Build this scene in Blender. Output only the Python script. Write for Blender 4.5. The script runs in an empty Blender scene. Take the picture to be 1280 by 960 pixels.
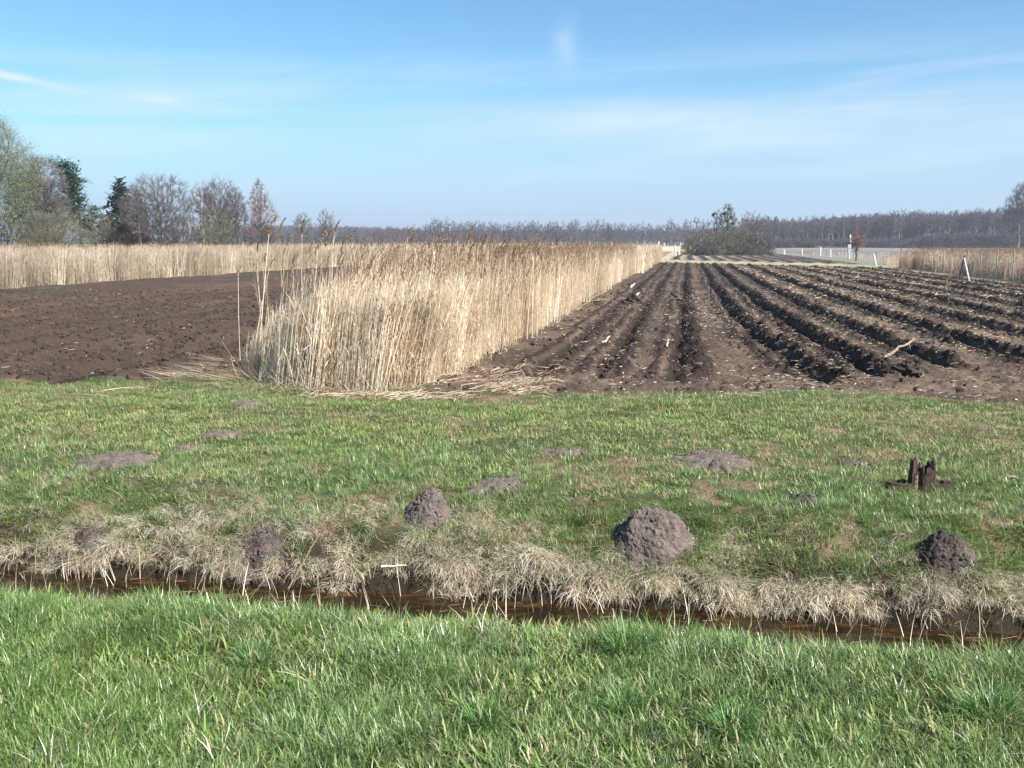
import bpy, math, random
import numpy as np
from mathutils import Vector

random.seed(7)
rs = np.random.RandomState(11)
S = bpy.context.scene
R = math.radians
PI = math.pi

# ------------------------------------------------------------------ camera
F = 1150.0
CAMH = 1.60
PITCH = R(8.75)
cd = bpy.data.cameras.new('camera')
cam = bpy.data.objects.new('camera', cd)
S.collection.objects.link(cam)
cam.location = (0, 0, CAMH)
cam.rotation_euler = (R(90) - PITCH, 0, 0)
cd.sensor_width = 36
cd.lens = F / 1280 * 36
cd.clip_start = 0.05
cd.clip_end = 6000
S.camera = cam

# ------------------------------------------------------------------ sun, sky, exposure
SUN_EL, SUN_AZ = R(41), R(130)      # azimuth clockwise from +Y
sdir = Vector((math.sin(SUN_AZ) * math.cos(SUN_EL), math.cos(SUN_AZ) * math.cos(SUN_EL), math.sin(SUN_EL)))
ld = bpy.data.lights.new('sun', 'SUN')
ld.energy = 5.0
ld.angle = R(0.53)
ld.color = (1.0, 0.955, 0.89)
sun = bpy.data.objects.new('sun', ld)
S.collection.objects.link(sun)
sun.rotation_euler = (-sdir).to_track_quat('-Z', 'Y').to_euler()
sun.location = (20, -10, 30)

W = bpy.data.worlds.new('World')
S.world = W
W.use_nodes = True
wt = W.node_tree
wt.nodes.clear()


class NT:
    """tiny node helper"""
    def __init__(s, tree):
        s.t = tree

    def n(s, typ, ins=None, **kw):
        nd = s.t.nodes.new(typ)
        for k, v in kw.items():
            setattr(nd, k, v)
        for k, v in (ins or {}).items():
            s.set(nd.inputs[k], v)
        return nd

    def set(s, sock, v):
        if isinstance(v, bpy.types.NodeSocket):
            s.t.links.new(v, sock)
        elif isinstance(v, bpy.types.Node):
            s.t.links.new(v.outputs[0], sock)
        else:
            sock.default_value = v

    def m(s, op, a, b=None, c=None, clamp=False):
        nd = s.t.nodes.new('ShaderNodeMath')
        nd.operation = op
        nd.use_clamp = clamp
        s.set(nd.inputs[0], a)
        if b is not None:
            s.set(nd.inputs[1], b)
        if c is not None:
            s.set(nd.inputs[2], c)
        return nd.outputs[0]

    def mix(s, f, a, b, bt='MIX'):
        nd = s.t.nodes.new('ShaderNodeMix')
        nd.data_type = 'RGBA'
        nd.blend_type = bt
        s.set(nd.inputs[0], f)
        s.set(nd.inputs[6], a)
        s.set(nd.inputs[7], b)
        return nd.outputs[2]

    def ramp(s, f, lo, hi):
        nd = s.t.nodes.new('ShaderNodeMapRange')
        nd.interpolation_type = 'SMOOTHSTEP'
        s.set(nd.inputs[0], f)
        nd.inputs[1].default_value = lo
        nd.inputs[2].default_value = hi
        return nd.outputs[0]


def rgb(r, g, b):
    return (r, g, b, 1.0)


w = NT(wt)
sky = w.n('ShaderNodeTexSky')
sky.sky_type = 'NISHITA'
sky.sun_disc = False
sky.sun_elevation = SUN_EL
sky.sun_rotation = SUN_AZ
sky.altitude = 50
sky.air_density = 1.0
sky.dust_density = 0.6
sky.ozone_density = 2.0
tc = w.n('ShaderNodeTexCoord')
sep = w.n('ShaderNodeSeparateXYZ', {0: tc.outputs['Generated']})
az = w.m('ARCTAN2', sep.outputs[0], sep.outputs[1])
el = w.m('ARCSINE', sep.outputs[2])
# thin cirrus veils, stretched along the horizon
uv = w.n('ShaderNodeCombineXYZ', {0: w.m('MULTIPLY', az, 2.2), 1: w.m('ADD', w.m('MULTIPLY', el, 26.0), w.m('MULTIPLY', az, -1.2)), 2: 3.7})
n1 = w.n('ShaderNodeTexNoise', {'Vector': uv, 'Scale': 1.0, 'Detail': 7.0, 'Roughness': 0.55, 'Distortion': 0.6})
band = w.m('MULTIPLY', w.ramp(el, 0.035, 0.10), w.m('SUBTRACT', 1.0, w.ramp(el, 0.13, 0.23)))
veil = w.m('MULTIPLY', w.ramp(n1.outputs[0], 0.38, 0.72), band)
# wide high haze elsewhere
uv2 = w.n('ShaderNodeCombineXYZ', {0: w.m('MULTIPLY', az, 3.5), 1: w.m('ADD', w.m('MULTIPLY', el, 14.0), w.m('MULTIPLY', az, 2.0)), 2: 9.1})
n2 = w.n('ShaderNodeTexNoise', {'Vector': uv2, 'Scale': 1.0, 'Detail': 8.0, 'Roughness': 0.6, 'Distortion': 0.4})
veil2 = w.m('MULTIPLY', w.ramp(n2.outputs[0], 0.52, 0.85), 0.35)


def wisp(a0, e0, wa, we, tilt, pw, soft=0.0):
    da = w.m('SUBTRACT', az, a0)
    de = w.m('SUBTRACT', w.m('SUBTRACT', el, e0), w.m('MULTIPLY', da, tilt))
    q = w.m('ADD', w.m('POWER', w.m('DIVIDE', da, wa), 2.0), w.m('POWER', w.m('DIVIDE', de, we), 2.0))
    g = w.m('EXPONENT', w.m('MULTIPLY', q, -1.0))
    n3 = w.n('ShaderNodeTexNoise', {'Vector': tc.outputs['Generated'], 'Scale': 16.0, 'Detail': 5.0, 'Roughness': 0.5, 'Distortion': 0.5})
    return w.m('MULTIPLY', w.m('MULTIPLY', g, w.m('ADD', soft, w.m('MULTIPLY', w.ramp(n3.outputs[0], 0.33, 0.66), 1.0 - soft))), pw)


ws = w.m('ADD', wisp(R(3.2), R(11.6), R(0.75), R(1.5), 0.0, 0.42),
         w.m('ADD', wisp(R(-28.3), R(8.75), R(2.6), R(0.20), -0.16, 1.6),
             w.m('ADD', wisp(R(-20.0), R(7.9), R(3.6), R(0.3), -0.13, 0.4),
                 wisp(R(14.0), R(6.9), R(17.0), R(1.3), 0.02, 0.55, 0.75))))
cl = w.m('ADD', w.m('MULTIPLY', veil, 0.5), w.m('ADD', w.m('MULTIPLY', veil2, 0.25), ws), clamp=True)
skyc = w.mix(1.0, sky, rgb(0.60, 0.86, 0.97), 'MULTIPLY')
skyc = w.mix(w.m('MULTIPLY', w.m('SUBTRACT', 1.0, w.ramp(el, 0.0, 0.17)), 0.85), skyc, rgb(3.0, 3.9, 5.4))
skyc = w.mix(w.m('MULTIPLY', cl, 0.75, clamp=True), skyc, rgb(5.0, 5.4, 6.0))
bg = w.n('ShaderNodeBackground', {'Color': skyc, 'Strength': 0.078})
wo = w.n('ShaderNodeOutputWorld', {'Surface': bg.outputs[0]})

S.view_settings.view_transform = 'Standard'
S.view_settings.look = 'None'
S.view_settings.exposure = 1.2
S.view_settings.gamma = 1.0
S.cycles.max_bounces = 6
S.cycles.volume_bounces = 0
S.cycles.transparent_max_bounces = 8


# ------------------------------------------------------------------ numeric helpers
def _hash(ix, iy, seed):
    h = (ix.astype(np.int64) * 374761393 + iy.astype(np.int64) * 668265263 + seed * 974634777) & 0xffffffff
    h = ((h ^ (h >> 13)) * 1274126177) & 0xffffffff
    return ((h ^ (h >> 16)) & 0xffff) / 65535.0


def vnoise(x, y, seed=0):
    x = np.asarray(x, float); y = np.asarray(y, float)
    ix = np.floor(x); iy = np.floor(y)
    fx = x - ix; fy = y - iy
    fx = fx * fx * (3 - 2 * fx); fy = fy * fy * (3 - 2 * fy)
    a = _hash(ix, iy, seed); b = _hash(ix + 1, iy, seed)
    c = _hash(ix, iy + 1, seed); d = _hash(ix + 1, iy + 1, seed)
    return (a * (1 - fx) + b * fx) * (1 - fy) + (c * (1 - fx) + d * fx) * fy


def fbm(x, y, seed=0, oct=4):
    r = 0.0; a = 0.5; tot = 0.0
    x = np.asarray(x, float); y = np.asarray(y, float)
    for i in range(oct):
        r = r + a * (vnoise(x, y, seed + i * 17) - 0.5); tot += a
        x, y = x * 1.87 + y * 0.6 + 5.1, y * 1.87 - x * 0.6 + 3.3
        a *= 0.55
    return r / tot * 2      # about -1..1


def billow(x, y, seed=0, oct=4):
    """rounded lumps parted by sharp creases, 0..1"""
    r = 0.0; a = 0.5; tot = 0.0
    for i in range(oct):
        r = r + a * np.abs(vnoise(x, y, seed + i * 13) * 2 - 1); tot += a
        x, y = x * 1.9 + y * 0.7 + 4.1, y * 1.9 - x * 0.7 + 1.7
        a *= 0.6
    return r / tot


def sstep(a, b, x):
    t = np.clip((x - a) / (b - a), 0, 1)
    return t * t * (3 - 2 * t)


TH = R(10.7)                 # direction of the plough rows and the reed strip
CT, ST = math.cos(TH), math.sin(TH)


def to_st(x, y):
    return x * CT - y * ST, x * ST + y * CT


def to_xy(s, t):
    return s * CT + t * ST, -s * ST + t * CT


ROWS = [(-1.78, 1.0, 10.1), (-1.02, 1.0, 10.6), (-0.12, 1.1, 10.7), (0.95, 1.35, 10.9), (1.80, 1.5, 11.4), (2.85, 1.3, 12.2),
        (4.15, 1.5, 11.4), (5.5, 1.2, 11.2), (6.8, 1.4, 11.0), (8.1, 1.2, 11.0), (9.4, 1.3, 11.0), (10.6, 1.2, 11.0), (11.7, 1.0, 11.0)]


def ditch_v(x, y):
    return y + 0.155 * x + 0.10 * fbm(x * 0.55, x * 0 + 1.3, 5, 2) + 0.05 * fbm(x * 3.1, x * 0 + 7.7, 6, 2) + 0.05 * fbm(x * 7.5, y * 1.5, 7, 2)


def near_edge_right(x):
    return 9.62 + 0.25 * fbm(x * 0.7, x * 0, 31, 3) - 1.05 * sstep(3.6, 5.4, x) - 0.3 * sstep(6, 9, x)


def near_edge_left(x):
    return 10.3 + 0.25 * fbm(x * 0.6, x * 0, 33, 3) + 0.35 * sstep(-5.5, -3.5, x)


def strip_t(s):
    return 76.0 - 1.0 * (s + 2)


def masks(x, y):
    """weights 0..1: right field, left field, far second field"""
    s, t = to_st(x, y)
    wob = 0.22 * fbm(x * 0.9, y * 0.9, 41, 4)
    sw = 0.15 * fbm(t * 0.5, s * 0, 43, 3)
    r = sstep(0, .25, y - near_edge_right(x) + wob) * sstep(-3.0, -2.7, s + sw) * (1 - sstep(12.2, 12.5, s + sw)) * (1 - sstep(0, 1.2, t - strip_t(s) + 3 * wob))
    l = sstep(0, .25, y - near_edge_left(x) + wob) * (1 - sstep(-5.35, -5.05, s + sw)) * sstep(-22.9, -22.5, s + sw) * (1 - sstep(135, 140, t))
    f2 = sstep(0, 1.0, t - strip_t(s) - 9 + 3 * wob) * (1 - sstep(118, 121, t - 1.0 * s)) * sstep(-2.4, -1.6, s + sw) * (1 - sstep(12.0, 13.0, s + sw + 0.0))
    return r, l, f2


def row_relief(s, t, y):
    h = np.zeros_like(s)
    bend = 0.10 * fbm(t * 0.16, s * 0 + 2.0, 51, 2) + 0.75 * np.exp(-(t - 10.5) / 6.0) * sstep(-.3, 1.6, s)
    for k, (s0, amp, t0) in enumerate(ROWS):
        fade = sstep(0, 0.9, t - t0 + 0.5 * fbm(s * 0 + k * 3.1, t * 0 + 1.7, 52, 1))
        u = s - s0 - bend - 0.09 * fbm(t * 1.1, s * 0 + k * 7.3, 53 + k, 3)
        jag = 0.75 + 0.55 * fbm(t * 2.2, s * 0 + k * 3.3, 70 + k, 3)
        tr = -0.135 * np.exp(-(u / 0.115) ** 2) * jag
        rd = 0.085 * np.exp(-((u - 0.23) / 0.10) ** 2) * (0.35 + 1.7 * billow(t * 4.2, s * 5.0, 90 + k, 3))
        ld_ = 0.050 * np.exp(-((u + 0.22) / 0.09) ** 2) * (0.25 + 1.8 * billow(t * 4.6, s * 5.0, 120 + k, 3))
        h = h + .88 * amp * fade * (tr + rd + ld_)
    return h


def ground_h(x, y, detail=True):
    x = np.asarray(x, float); y = np.asarray(y, float)
    v = ditch_v(x, y)
    z = np.interp(v, [0, 2.8, 3.55, 3.72, 3.94, 4.10, 4.82, 4.90, 4.99, 5.25, 5.7, 6.4], [0, 0, .0, -.05, -.32, -.50, -.50, -.40, -.24, -.12, -.02, .0])
    und = 0.035 * fbm(x * 0.45 + 3, y * 0.45, 1, 3) * (1 - sstep(12, 30, y))
    und = und + 0.022 * fbm(x * 2.3, y * 2.3, 2, 4) * (1 - sstep(11, 20, y))
    bank = sstep(4.8, 5.0, v) * (1 - sstep(5.5, 6.1, v))
    und = und + bank * 0.07 * fbm(x * 3.0, y * 4.0, 8, 3)
    z = z + und
    s, t = to_st(x, y)
    r, l, f2 = masks(x, y)
    if detail:
        lump = fbm(x * 5, y * 5, 201, 3)
        fine = billow(x * 9, y * 9, 211, 4) * 2 - .8
        lod = 1 - 0.75 * sstep(20, 60, y)
        rowh = np.zeros_like(z)
        near_f = r > 0
        if near_f.any():
            rowh[near_f] = row_relief(s[near_f], t[near_f], y[near_f])
        rough = np.clip(np.abs(rowh) * 14, 0, 1)
        z = z + r * (rowh + 0.030 * lump * lod * (1 + sstep(13.5, 11, t)) + (0.018 + 0.032 * rough) * fine * lod)
        # tyre treads pressed across the flat bands
        for (c0, t0, t1, wd) in ((0.50, 10.4, 13.0, .2), (2.9, 10.2, 12.6, .22), (-2.35, 10.0, 15.0, .17), (-0.65, 11.0, 14.0, .2), (3.9, 11.0, 14.5, .2)):
            mk_ = np.exp(-((s - c0) / wd) ** 4) * sstep(t0, t0 + .3, t) * (1 - sstep(t1 - .6, t1, t))
            z = z + r * mk_ * 0.013 * np.sin((t + 0.5 * np.abs(s - c0)) * 2 * PI / 0.13)
            z = z - r * mk_ * 0.015
        ll = fbm(s * 2.2, t * 0.8, 221, 3)
        z = z + l * (0.03 * ll + 0.075 * billow(x * 5, y * 5, 227, 4) * lod + 0.075 * np.sin(s * 2 * PI / 1.15 + 1.5 * fbm(t * .3, s * .3, 223, 2)) + 0.030 * lump * lod + 0.022 * fine * lod)
        z = z + f2 * (0.10 * np.sin(s * 2 * PI / 1.35 + .5 * np.sin(t * .2)) + 0.06 * fbm(x * 1.5, y * 1.5, 231, 3))
    return z


def gz(x, y):
    return float(ground_h(np.array([x]), np.array([y]))[0])


def ray(px, py):
    dx, dy = (px - 640) / F, (480 - py) / F
    return np.array([dx, math.cos(PITCH) + dy * math.sin(PITCH), -math.sin(PITCH) + dy * math.cos(PITCH)])


def at(px, py, z=0.0):
    """first point of the ground met on the way to the surveyed spot"""
    d = ray(px, py)
    k = np.concatenate([np.arange(1.2, 12, .012), np.arange(12, 60, .06), np.arange(60, 200, .5)])
    x, y, zz = d[0] * k, d[1] * k, CAMH + d[2] * k
    i = int(np.argmax(zz <= ground_h(x, y, False)))
    return float(x[i]), float(y[i])


def at_depth(px, py, D):
    d = ray(px, py)
    k = D / d[1]
    return d[0] * k, D, CAMH + d[2] * k


# ------------------------------------------------------------------ mesh helpers
def mesh_np(name, V, Fc, mat=None, smooth=False, attrs=None):
    me = bpy.data.meshes.new(name)
    V = np.asarray(V, np.float32); Fc = np.asarray(Fc, np.int32)
    nf, k = Fc.shape
    me.vertices.add(len(V)); me.vertices.foreach_set('co', V.ravel())
    me.loops.add(nf * k); me.loops.foreach_set('vertex_index', Fc.ravel())
    me.polygons.add(nf)
    me.polygons.foreach_set('loop_start', np.arange(0, nf * k, k, dtype=np.int32))
    me.polygons.foreach_set('use_smooth', np.full(nf, smooth))
    for an, arr in (attrs or {}).items():
        arr = np.asarray(arr, np.float32)
        if arr.ndim == 1:
            a = me.attributes.new(an, 'FLOAT', 'POINT'); a.data.foreach_set('value', arr)
        else:
            a = me.attributes.new(an, 'FLOAT_COLOR', 'POINT')
            a.data.foreach_set('color', np.concatenate([arr, np.ones((len(arr), 1), np.float32)], 1).ravel())
    me.update(calc_edges=True)
    if mat is not None:
        me.materials.append(mat)
    return me


def join(parts):
    """parts: list of (V, F) with equal face size"""
    Vs, Fs, o = [], [], 0
    for V, Fc in parts:
        Vs.append(V); Fs.append(Fc + o); o += len(V)
    return np.concatenate(Vs), np.concatenate(Fs)


def link(name, me, parent=None, loc=None, kind=None, label=None, cat=None, group=None):
    o = bpy.data.objects.new(name, me)
    S.collection.objects.link(o)
    if parent is not None:
        o.parent = parent
    if loc is not None:
        o.location = loc
    tag(o, label, cat, group, kind)
    return o


def tag(o, label=None, cat=None, group=None, kind=None):
    for k, v in (('label', label), ('category', cat), ('group', group), ('kind', kind)):
        if v:
            o[k] = v


def empty(name, loc, label, cat, group=None, rz=0):
    o = link(name, None, None, loc, None, label, cat, group)
    o.empty_display_size = 0.2
    o.rotation_euler = (0, 0, rz)
    return o


def copy_tree(o, parent=None):
    c = o.copy()
    S.collection.objects.link(c)
    if parent is not None:
        c.parent = parent
    for ch in list(o.children):
        copy_tree(ch, c)
    return c


def tubes(P0, P1, R0, R1, k=3):
    P0 = np.asarray(P0, float); P1 = np.asarray(P1, float)
    R0 = np.asarray(R0, float); R1 = np.asarray(R1, float)
    d = P1 - P0
    d /= np.maximum(np.linalg.norm(d, axis=1, keepdims=True), 1e-9)
    ref = np.where(np.abs(d[:, 2:3]) > 0.9, np.array([[1., 0, 0]]), np.array([[0, 0, 1.]]))
    a = np.cross(d, ref); a /= np.linalg.norm(a, axis=1, keepdims=True)
    b = np.cross(d, a)
    n = len(P0)
    ang = np.arange(k) * 2 * PI / k
    ca, sa = np.cos(ang), np.sin(ang)
    off = a[:, None, :] * ca[None, :, None] + b[:, None, :] * sa[None, :, None]
    V = np.concatenate([P0[:, None, :] + off * R0[:, None, None], P1[:, None, :] + off * R1[:, None, None]], 1)
    base = (np.arange(n) * 2 * k)[:, None]
    i = np.arange(k)[None, :]; j = (np.arange(k)[None, :] + 1) % k
    Q = np.stack([base + i, base + j, base + k + j, base + k + i], 2).reshape(-1, 4)
    return V.reshape(-1, 3), Q


def blades(base, azm, lean, bend, L, Wd, seg=3, twist=0.0, tip=0.12):
    """curved tapering ribbons"""
    n = len(base)
    u = np.linspace(0, 1, seg + 1)
    th = lean[:, None] + bend[:, None] * u[None, :]
    du = L[:, None] / seg
    hx = np.concatenate([np.zeros((n, 1)), np.cumsum(np.sin(th[:, :-1]) * du, 1)], 1)
    hz = np.concatenate([np.zeros((n, 1)), np.cumsum(np.cos(th[:, :-1]) * du, 1)], 1)
    c, s_ = np.cos(azm)[:, None], np.sin(azm)[:, None]
    P = np.stack([base[:, 0:1] + hx * c, base[:, 1:2] + hx * s_, base[:, 2:3] + hz], 2)
    wv = Wd[:, None] * (1 - (1 - tip) * u[None, :] ** 1.6) * 0.5
    ta = azm + PI / 2 + twist
    side = np.stack([np.cos(ta), np.sin(ta), np.zeros(n)], 1)[:, None, :] * wv[:, :, None]
    V = np.stack([P - side, P + side], 2).reshape(n, -1, 3)
    m = (seg + 1) * 2
    q = np.array([[2 * i, 2 * i + 1, 2 * i + 3, 2 * i + 2] for i in range(seg)])
    Q = (q[None] + (np.arange(n) * m)[:, None, None]).reshape(-1, 4)
    return V.reshape(-1, 3), Q, m


# ------------------------------------------------------------------ materials
def new_mat(name):
    m = bpy.data.materials.new(name)
    m.use_nodes = True
    m.node_tree.nodes.clear()
    return m, NT(m.node_tree)


def leaf_mat(name, cols, noise_scale=0.9, rough=0.55, transl=0.35, patch=None, spec=0.35):
    """cols: list of 3 base colours picked per blade; patch: colour blended in over wide areas"""
    m, q = new_mat(name)
    at_ = q.n('ShaderNodeAttribute', attribute_name='rnd')
    oi = q.n('ShaderNodeObjectInfo')
    geo = q.n('ShaderNodeNewGeometry')
    r = q.m('FRACT', q.m('ADD', at_.outputs['Fac'], q.m('MULTIPLY', oi.outputs['Random'], 0.35)))
    cr = q.n('ShaderNodeValToRGB', {0: r})
    e = cr.color_ramp.elements
    e[0].position = 0; e[0].color = rgb(*cols[0])
    e[1].position = 1; e[1].color = rgb(*cols[-1])
    for i, c in enumerate(cols[1:-1]):
        x = cr.color_ramp.elements.new((i + 1) / (len(cols) - 1)); x.color = rgb(*c)
    col = cr.outputs[0]
    nz = q.n('ShaderNodeTexNoise', {'Vector': geo.outputs['Position'], 'Scale': noise_scale, 'Detail': 3.0})
    if patch:
        col = q.mix(q.m('MULTIPLY', q.ramp(nz.outputs[0], 0.42, 0.68), 0.75), col, rgb(*patch))
    nz2 = q.n('ShaderNodeTexNoise', {'Vector': geo.outputs['Position'], 'Scale': noise_scale * 3.1 + .3, 'Detail': 2.0})
    hsv = q.n('ShaderNodeHueSaturation', {'Color': col, 'Value': q.m('ADD', 0.50, q.m('MULTIPLY', nz2.outputs[0], 1.0))})
    p = q.n('ShaderNodeBsdfPrincipled', {'Base Color': hsv.outputs[0], 'Roughness': rough, 'Specular IOR Level': spec})
    tr = q.n('ShaderNodeBsdfTranslucent', {'Color': hsv.outputs[0]})
    mx = q.n('ShaderNodeMixShader', {0: transl, 1: p.outputs[0], 2: tr.outputs[0]})
    q.n('ShaderNodeOutputMaterial', {'Surface': mx.outputs[0]})
    return m


def solid_mat(name, c1, c2, scale=8.0, rough=0.9, bump=0.3, bscale=None, spec=0.2, detail=6.0):
    m, q = new_mat(name)
    tcn = q.n('ShaderNodeTexCoord')
    nz = q.n('ShaderNodeTexNoise', {'Vector': tcn.outputs['Object'], 'Scale': scale, 'Detail': detail, 'Roughness': 0.65})
    col = q.mix(q.ramp(nz.outputs[0], 0.32, 0.68), rgb(*c1), rgb(*c2))
    nb = q.n('ShaderNodeTexNoise', {'Vector': tcn.outputs['Object'], 'Scale': bscale or scale * 3, 'Detail': 6.0, 'Roughness': 0.7})
    bp = q.n('ShaderNodeBump', {'Height': nb.outputs[0], 'Strength': bump, 'Distance': 0.02})
    p = q.n('ShaderNodeBsdfPrincipled', {'Base Color': col, 'Roughness': rough, 'Specular IOR Level': spec, 'Normal': bp.outputs[0]})
    q.n('ShaderNodeOutputMaterial', {'Surface': p.outputs[0]})
    return m


def ground_mat(name, bumpd=0.012):
    m, q = new_mat(name)
    a = q.n('ShaderNodeAttribute', attribute_name='tint')
    geo = q.n('ShaderNodeNewGeometry')
    n1 = q.n('ShaderNodeTexNoise', {'Vector': geo.outputs['Position'], 'Scale': 9.0, 'Detail': 8.0, 'Roughness': 0.7})
    n2 = q.n('ShaderNodeTexNoise', {'Vector': geo.outputs['Position'], 'Scale': 60.0, 'Detail': 5.0, 'Roughness': 0.7})
    vo = q.n('ShaderNodeTexVoronoi', {'Vector': geo.outputs['Position'], 'Scale': 24.0, 'Randomness': 1.0})
    val = q.m('ADD', 0.52, q.m('MULTIPLY', q.m('ADD', n1.outputs[0], n2.outputs[0]), 0.48))
    h = q.n('ShaderNodeHueSaturation', {'Color': a.outputs['Color'], 'Value': val})
    hh = q.m('ADD', q.m('ADD', q.m('MULTIPLY', n1.outputs[0], 1.6), q.m('MULTIPLY', n2.outputs[0], 0.7)), q.m('MULTIPLY', vo.outputs['Distance'], -0.6))
    bp = q.n('ShaderNodeBump', {'Height': hh, 'Strength': 1.0, 'Distance': bumpd})
    p = q.n('ShaderNodeBsdfPrincipled', {'Base Color': h.outputs[0], 'Roughness': 0.93, 'Specular IOR Level': 0.15, 'Normal': bp.outputs[0]})
    q.n('ShaderNodeOutputMaterial', {'Surface': p.outputs[0]})
    return m


M = {}
M['ground'] = ground_mat('turf_soil', 0.012)
M['field'] = ground_mat('ploughed_peat', 0.022)
M['lush'] = leaf_mat('lush_grass', [(.043, .095, .020), (.085, .165, .034), (.145, .24, .058), (.21, .31, .11), (.40, .39, .25)], 0.8, .34, .26, patch=(.13, .21, .045), spec=.5)
M['short'] = leaf_mat('short_meadow_grass', [(.055, .115, .016), (.10, .19, .027), (.16, .26, .05), (.26, .29, .11), (.38, .29, .17)], 0.7, .5, .25)
M['straw'] = leaf_mat('dead_grass', [(.20, .14, .08), (.50, .41, .28), (.74, .66, .50), (.84, .79, .65)], 1.2, .55, .2)
M['thatch'] = leaf_mat('thatch', [(.17, .12, .065), (.29, .22, .13), (.42, .34, .21), (.55, .47, .32)], 1.2, .6, .2)
M['reed'] = leaf_mat('dry_reed', [(.42, .30, .18), (.60, .47, .31), (.70, .585, .43), (.80, .71, .57)], 0.5, .5, .25, spec=.4)
M['reed_far'] = leaf_mat('dry_reed_tawny', [(.38, .26, .17), (.50, .37, .25), (.60, .47, .34)], 0.25, .6, .2)
M['reed_bed'] = leaf_mat('bed_reed', [(.33, .25, .16), (.47, .38, .27), (.58, .48, .36), (.66, .58, .46)], 0.25, .55, .25)
M['plume'] = leaf_mat('reed_plume', [(.15, .085, .048), (.26, .155, .09), (.36, .235, .145), (.48, .36, .24)], 0.8, .8, .3)
M['litter'] = leaf_mat('reed_litter', [(.12, .07, .045), (.20, .125, .08), (.34, .25, .16)], 1.4, .7, .1)
M['mole'] = solid_mat('molehill_soil', (.085, .066, .056), (.175, .14, .12), 14, .95, .9, 45)
M['mole_dark'] = solid_mat('wet_peat', (.048, .036, .031), (.12, .094, .08), 12, .95, .9, 45)
M['clod'] = solid_mat('peat_clod', (.030, .022, .018), (.072, .054, .044), 5, .95, .7, 30)
M['clod_light'] = solid_mat('dry_clod', (.05, .034, .025), (.11, .078, .058), 5, .95, .6, 30)
M['bark'] = solid_mat('grey_bark', (.10, .085, .075), (.19, .165, .145), 3, .9, .3)
M['bark_dark'] = solid_mat('dark_bark', (.055, .045, .042), (.12, .10, .09), 3, .9, .3)
M['twig'] = solid_mat('bare_twigs', (.080, .068, .061), (.135, .115, .105), .8, .9, .0)
M['twig_purple'] = solid_mat('purple_twigs', (.068, .052, .057), (.115, .090, .097), .3, .9, .0)
M['twig_red'] = solid_mat('reddish_twigs', (.13, .082, .068), (.20, .13, .11), .8, .9, .0)
M['twig_olive'] = solid_mat('olive_twigs', (.092, .090, .048), (.16, .150, .082), .8, .9, .0)
M['birch'] = solid_mat('birch_bark', (.42, .41, .38), (.62, .61, .57), 2, .8, .2)
M['willow_leaf'] = leaf_mat('young_willow_leaves', [(.13, .20, .035), (.20, .29, .05), (.30, .38, .09)], .3, .6, .35)
M['needle'] = leaf_mat('spruce_needles', [(.020, .038, .014), (.032, .055, .020), (.050, .078, .028)], .5, .6, .1)
M['pine_needle'] = leaf_mat('pine_needles', [(.02, .065, .022), (.035, .095, .032), (.06, .125, .045)], .5, .6, .1)
M['rust_leaf'] = leaf_mat('withered_leaves', [(.20, .09, .05), (.30, .15, .08), (.36, .2, .12)], .8, .7, .3)
M['wood_dark'] = solid_mat('rotten_wood', (.030, .021, .016), (.085, .058, .042), 22, .9, .8, 60)
M['wood_pale'] = solid_mat('broken_wood', (.36, .28, .19), (.58, .48, .35), 25, .85, .5, 60)
M['wood_root'] = solid_mat('dug_up_root', (.13, .09, .06), (.34, .26, .18), 14, .9, .6, 60)
M['concrete'] = solid_mat('pale_concrete', (.38, .38, .37), (.56, .56, .54), 6, .8, .3)
M['steel'] = solid_mat('galvanised_steel', (.22, .25, .29), (.32, .36, .40), 8, .55, .1, spec=.5)
M['steel'].node_tree.nodes['Principled BSDF'].inputs['Metallic'].default_value = .35
M['wire'] = solid_mat('fence_wire', (.16, .19, .23), (.24, .28, .32), 8, .5, .0, spec=.5)

# ------------------------------------------------------------------ terrain: one sheet cut into named pieces
ys = [0.4]
while ys[-1] < 1500:
    y = ys[-1]
    k = .02 if y < 2 else .0065 if y < 8.4 else .0030 if y < 19 else .0045 if y < 34 else .0075 if y < 135 else .06
    ys.append(y * (1 + k))
ys = np.array(ys)
tau = np.concatenate([np.linspace(-1.6, -.72, 14)[:-1], np.linspace(-.72, -.60, 24)[:-1], np.linspace(-.60, .60, 760),
                      np.linspace(.60, .72, 24)[1:], np.linspace(.72, 1.6, 14)[1:]])
X = tau[None, :] * (ys[:, None] + 1.2)
Y = np.repeat(ys[:, None], len(tau), 1)
Z = ground_h(X, Y)
mr, ml, mf2 = masks(X, Y)
sg, tg = to_st(X, Y)
vg = ditch_v(X, Y)


def lerp(a, b, f):
    return a + (np.asarray(b) - a) * f[..., None]


one = np.ones(X.shape + (3,))
nA = fbm(X * 1.1, Y * 1.1, 301, 4); nB = fbm(X * 4, Y * 4, 302, 4)
tint = one * np.array([.055, .075, .028])
tint = lerp(tint, [.17, .115, .075], sstep(-.1, .5, nB + .5 * nA) * sstep(4.9, 5.3, vg))
tint = lerp(tint, [.030, .021, .014], sstep(3.3, 3.7, vg) * (1 - sstep(5.05, 5.4, vg)))
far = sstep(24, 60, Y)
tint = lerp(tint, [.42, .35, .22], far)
# reed strip floor and litter, bare lane next to it
tint = lerp(tint, [.22, .16, .10], sstep(-5.5, -5.2, sg) * (1 - sstep(-2.7, -2.4, sg)) * sstep(10.2, 11, tg))
green = np.exp(-((tg - strip_t(sg) - 4.5) / 3.6) ** 2) * sstep(-4, -2, sg) * (1 - sstep(16, 18, sg))
tint = lerp(tint, [.17, .20, .085], np.clip(green * 1.3, 0, 1) * (.65 + .35 * np.clip(nB * 2, -1, 1)))
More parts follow.
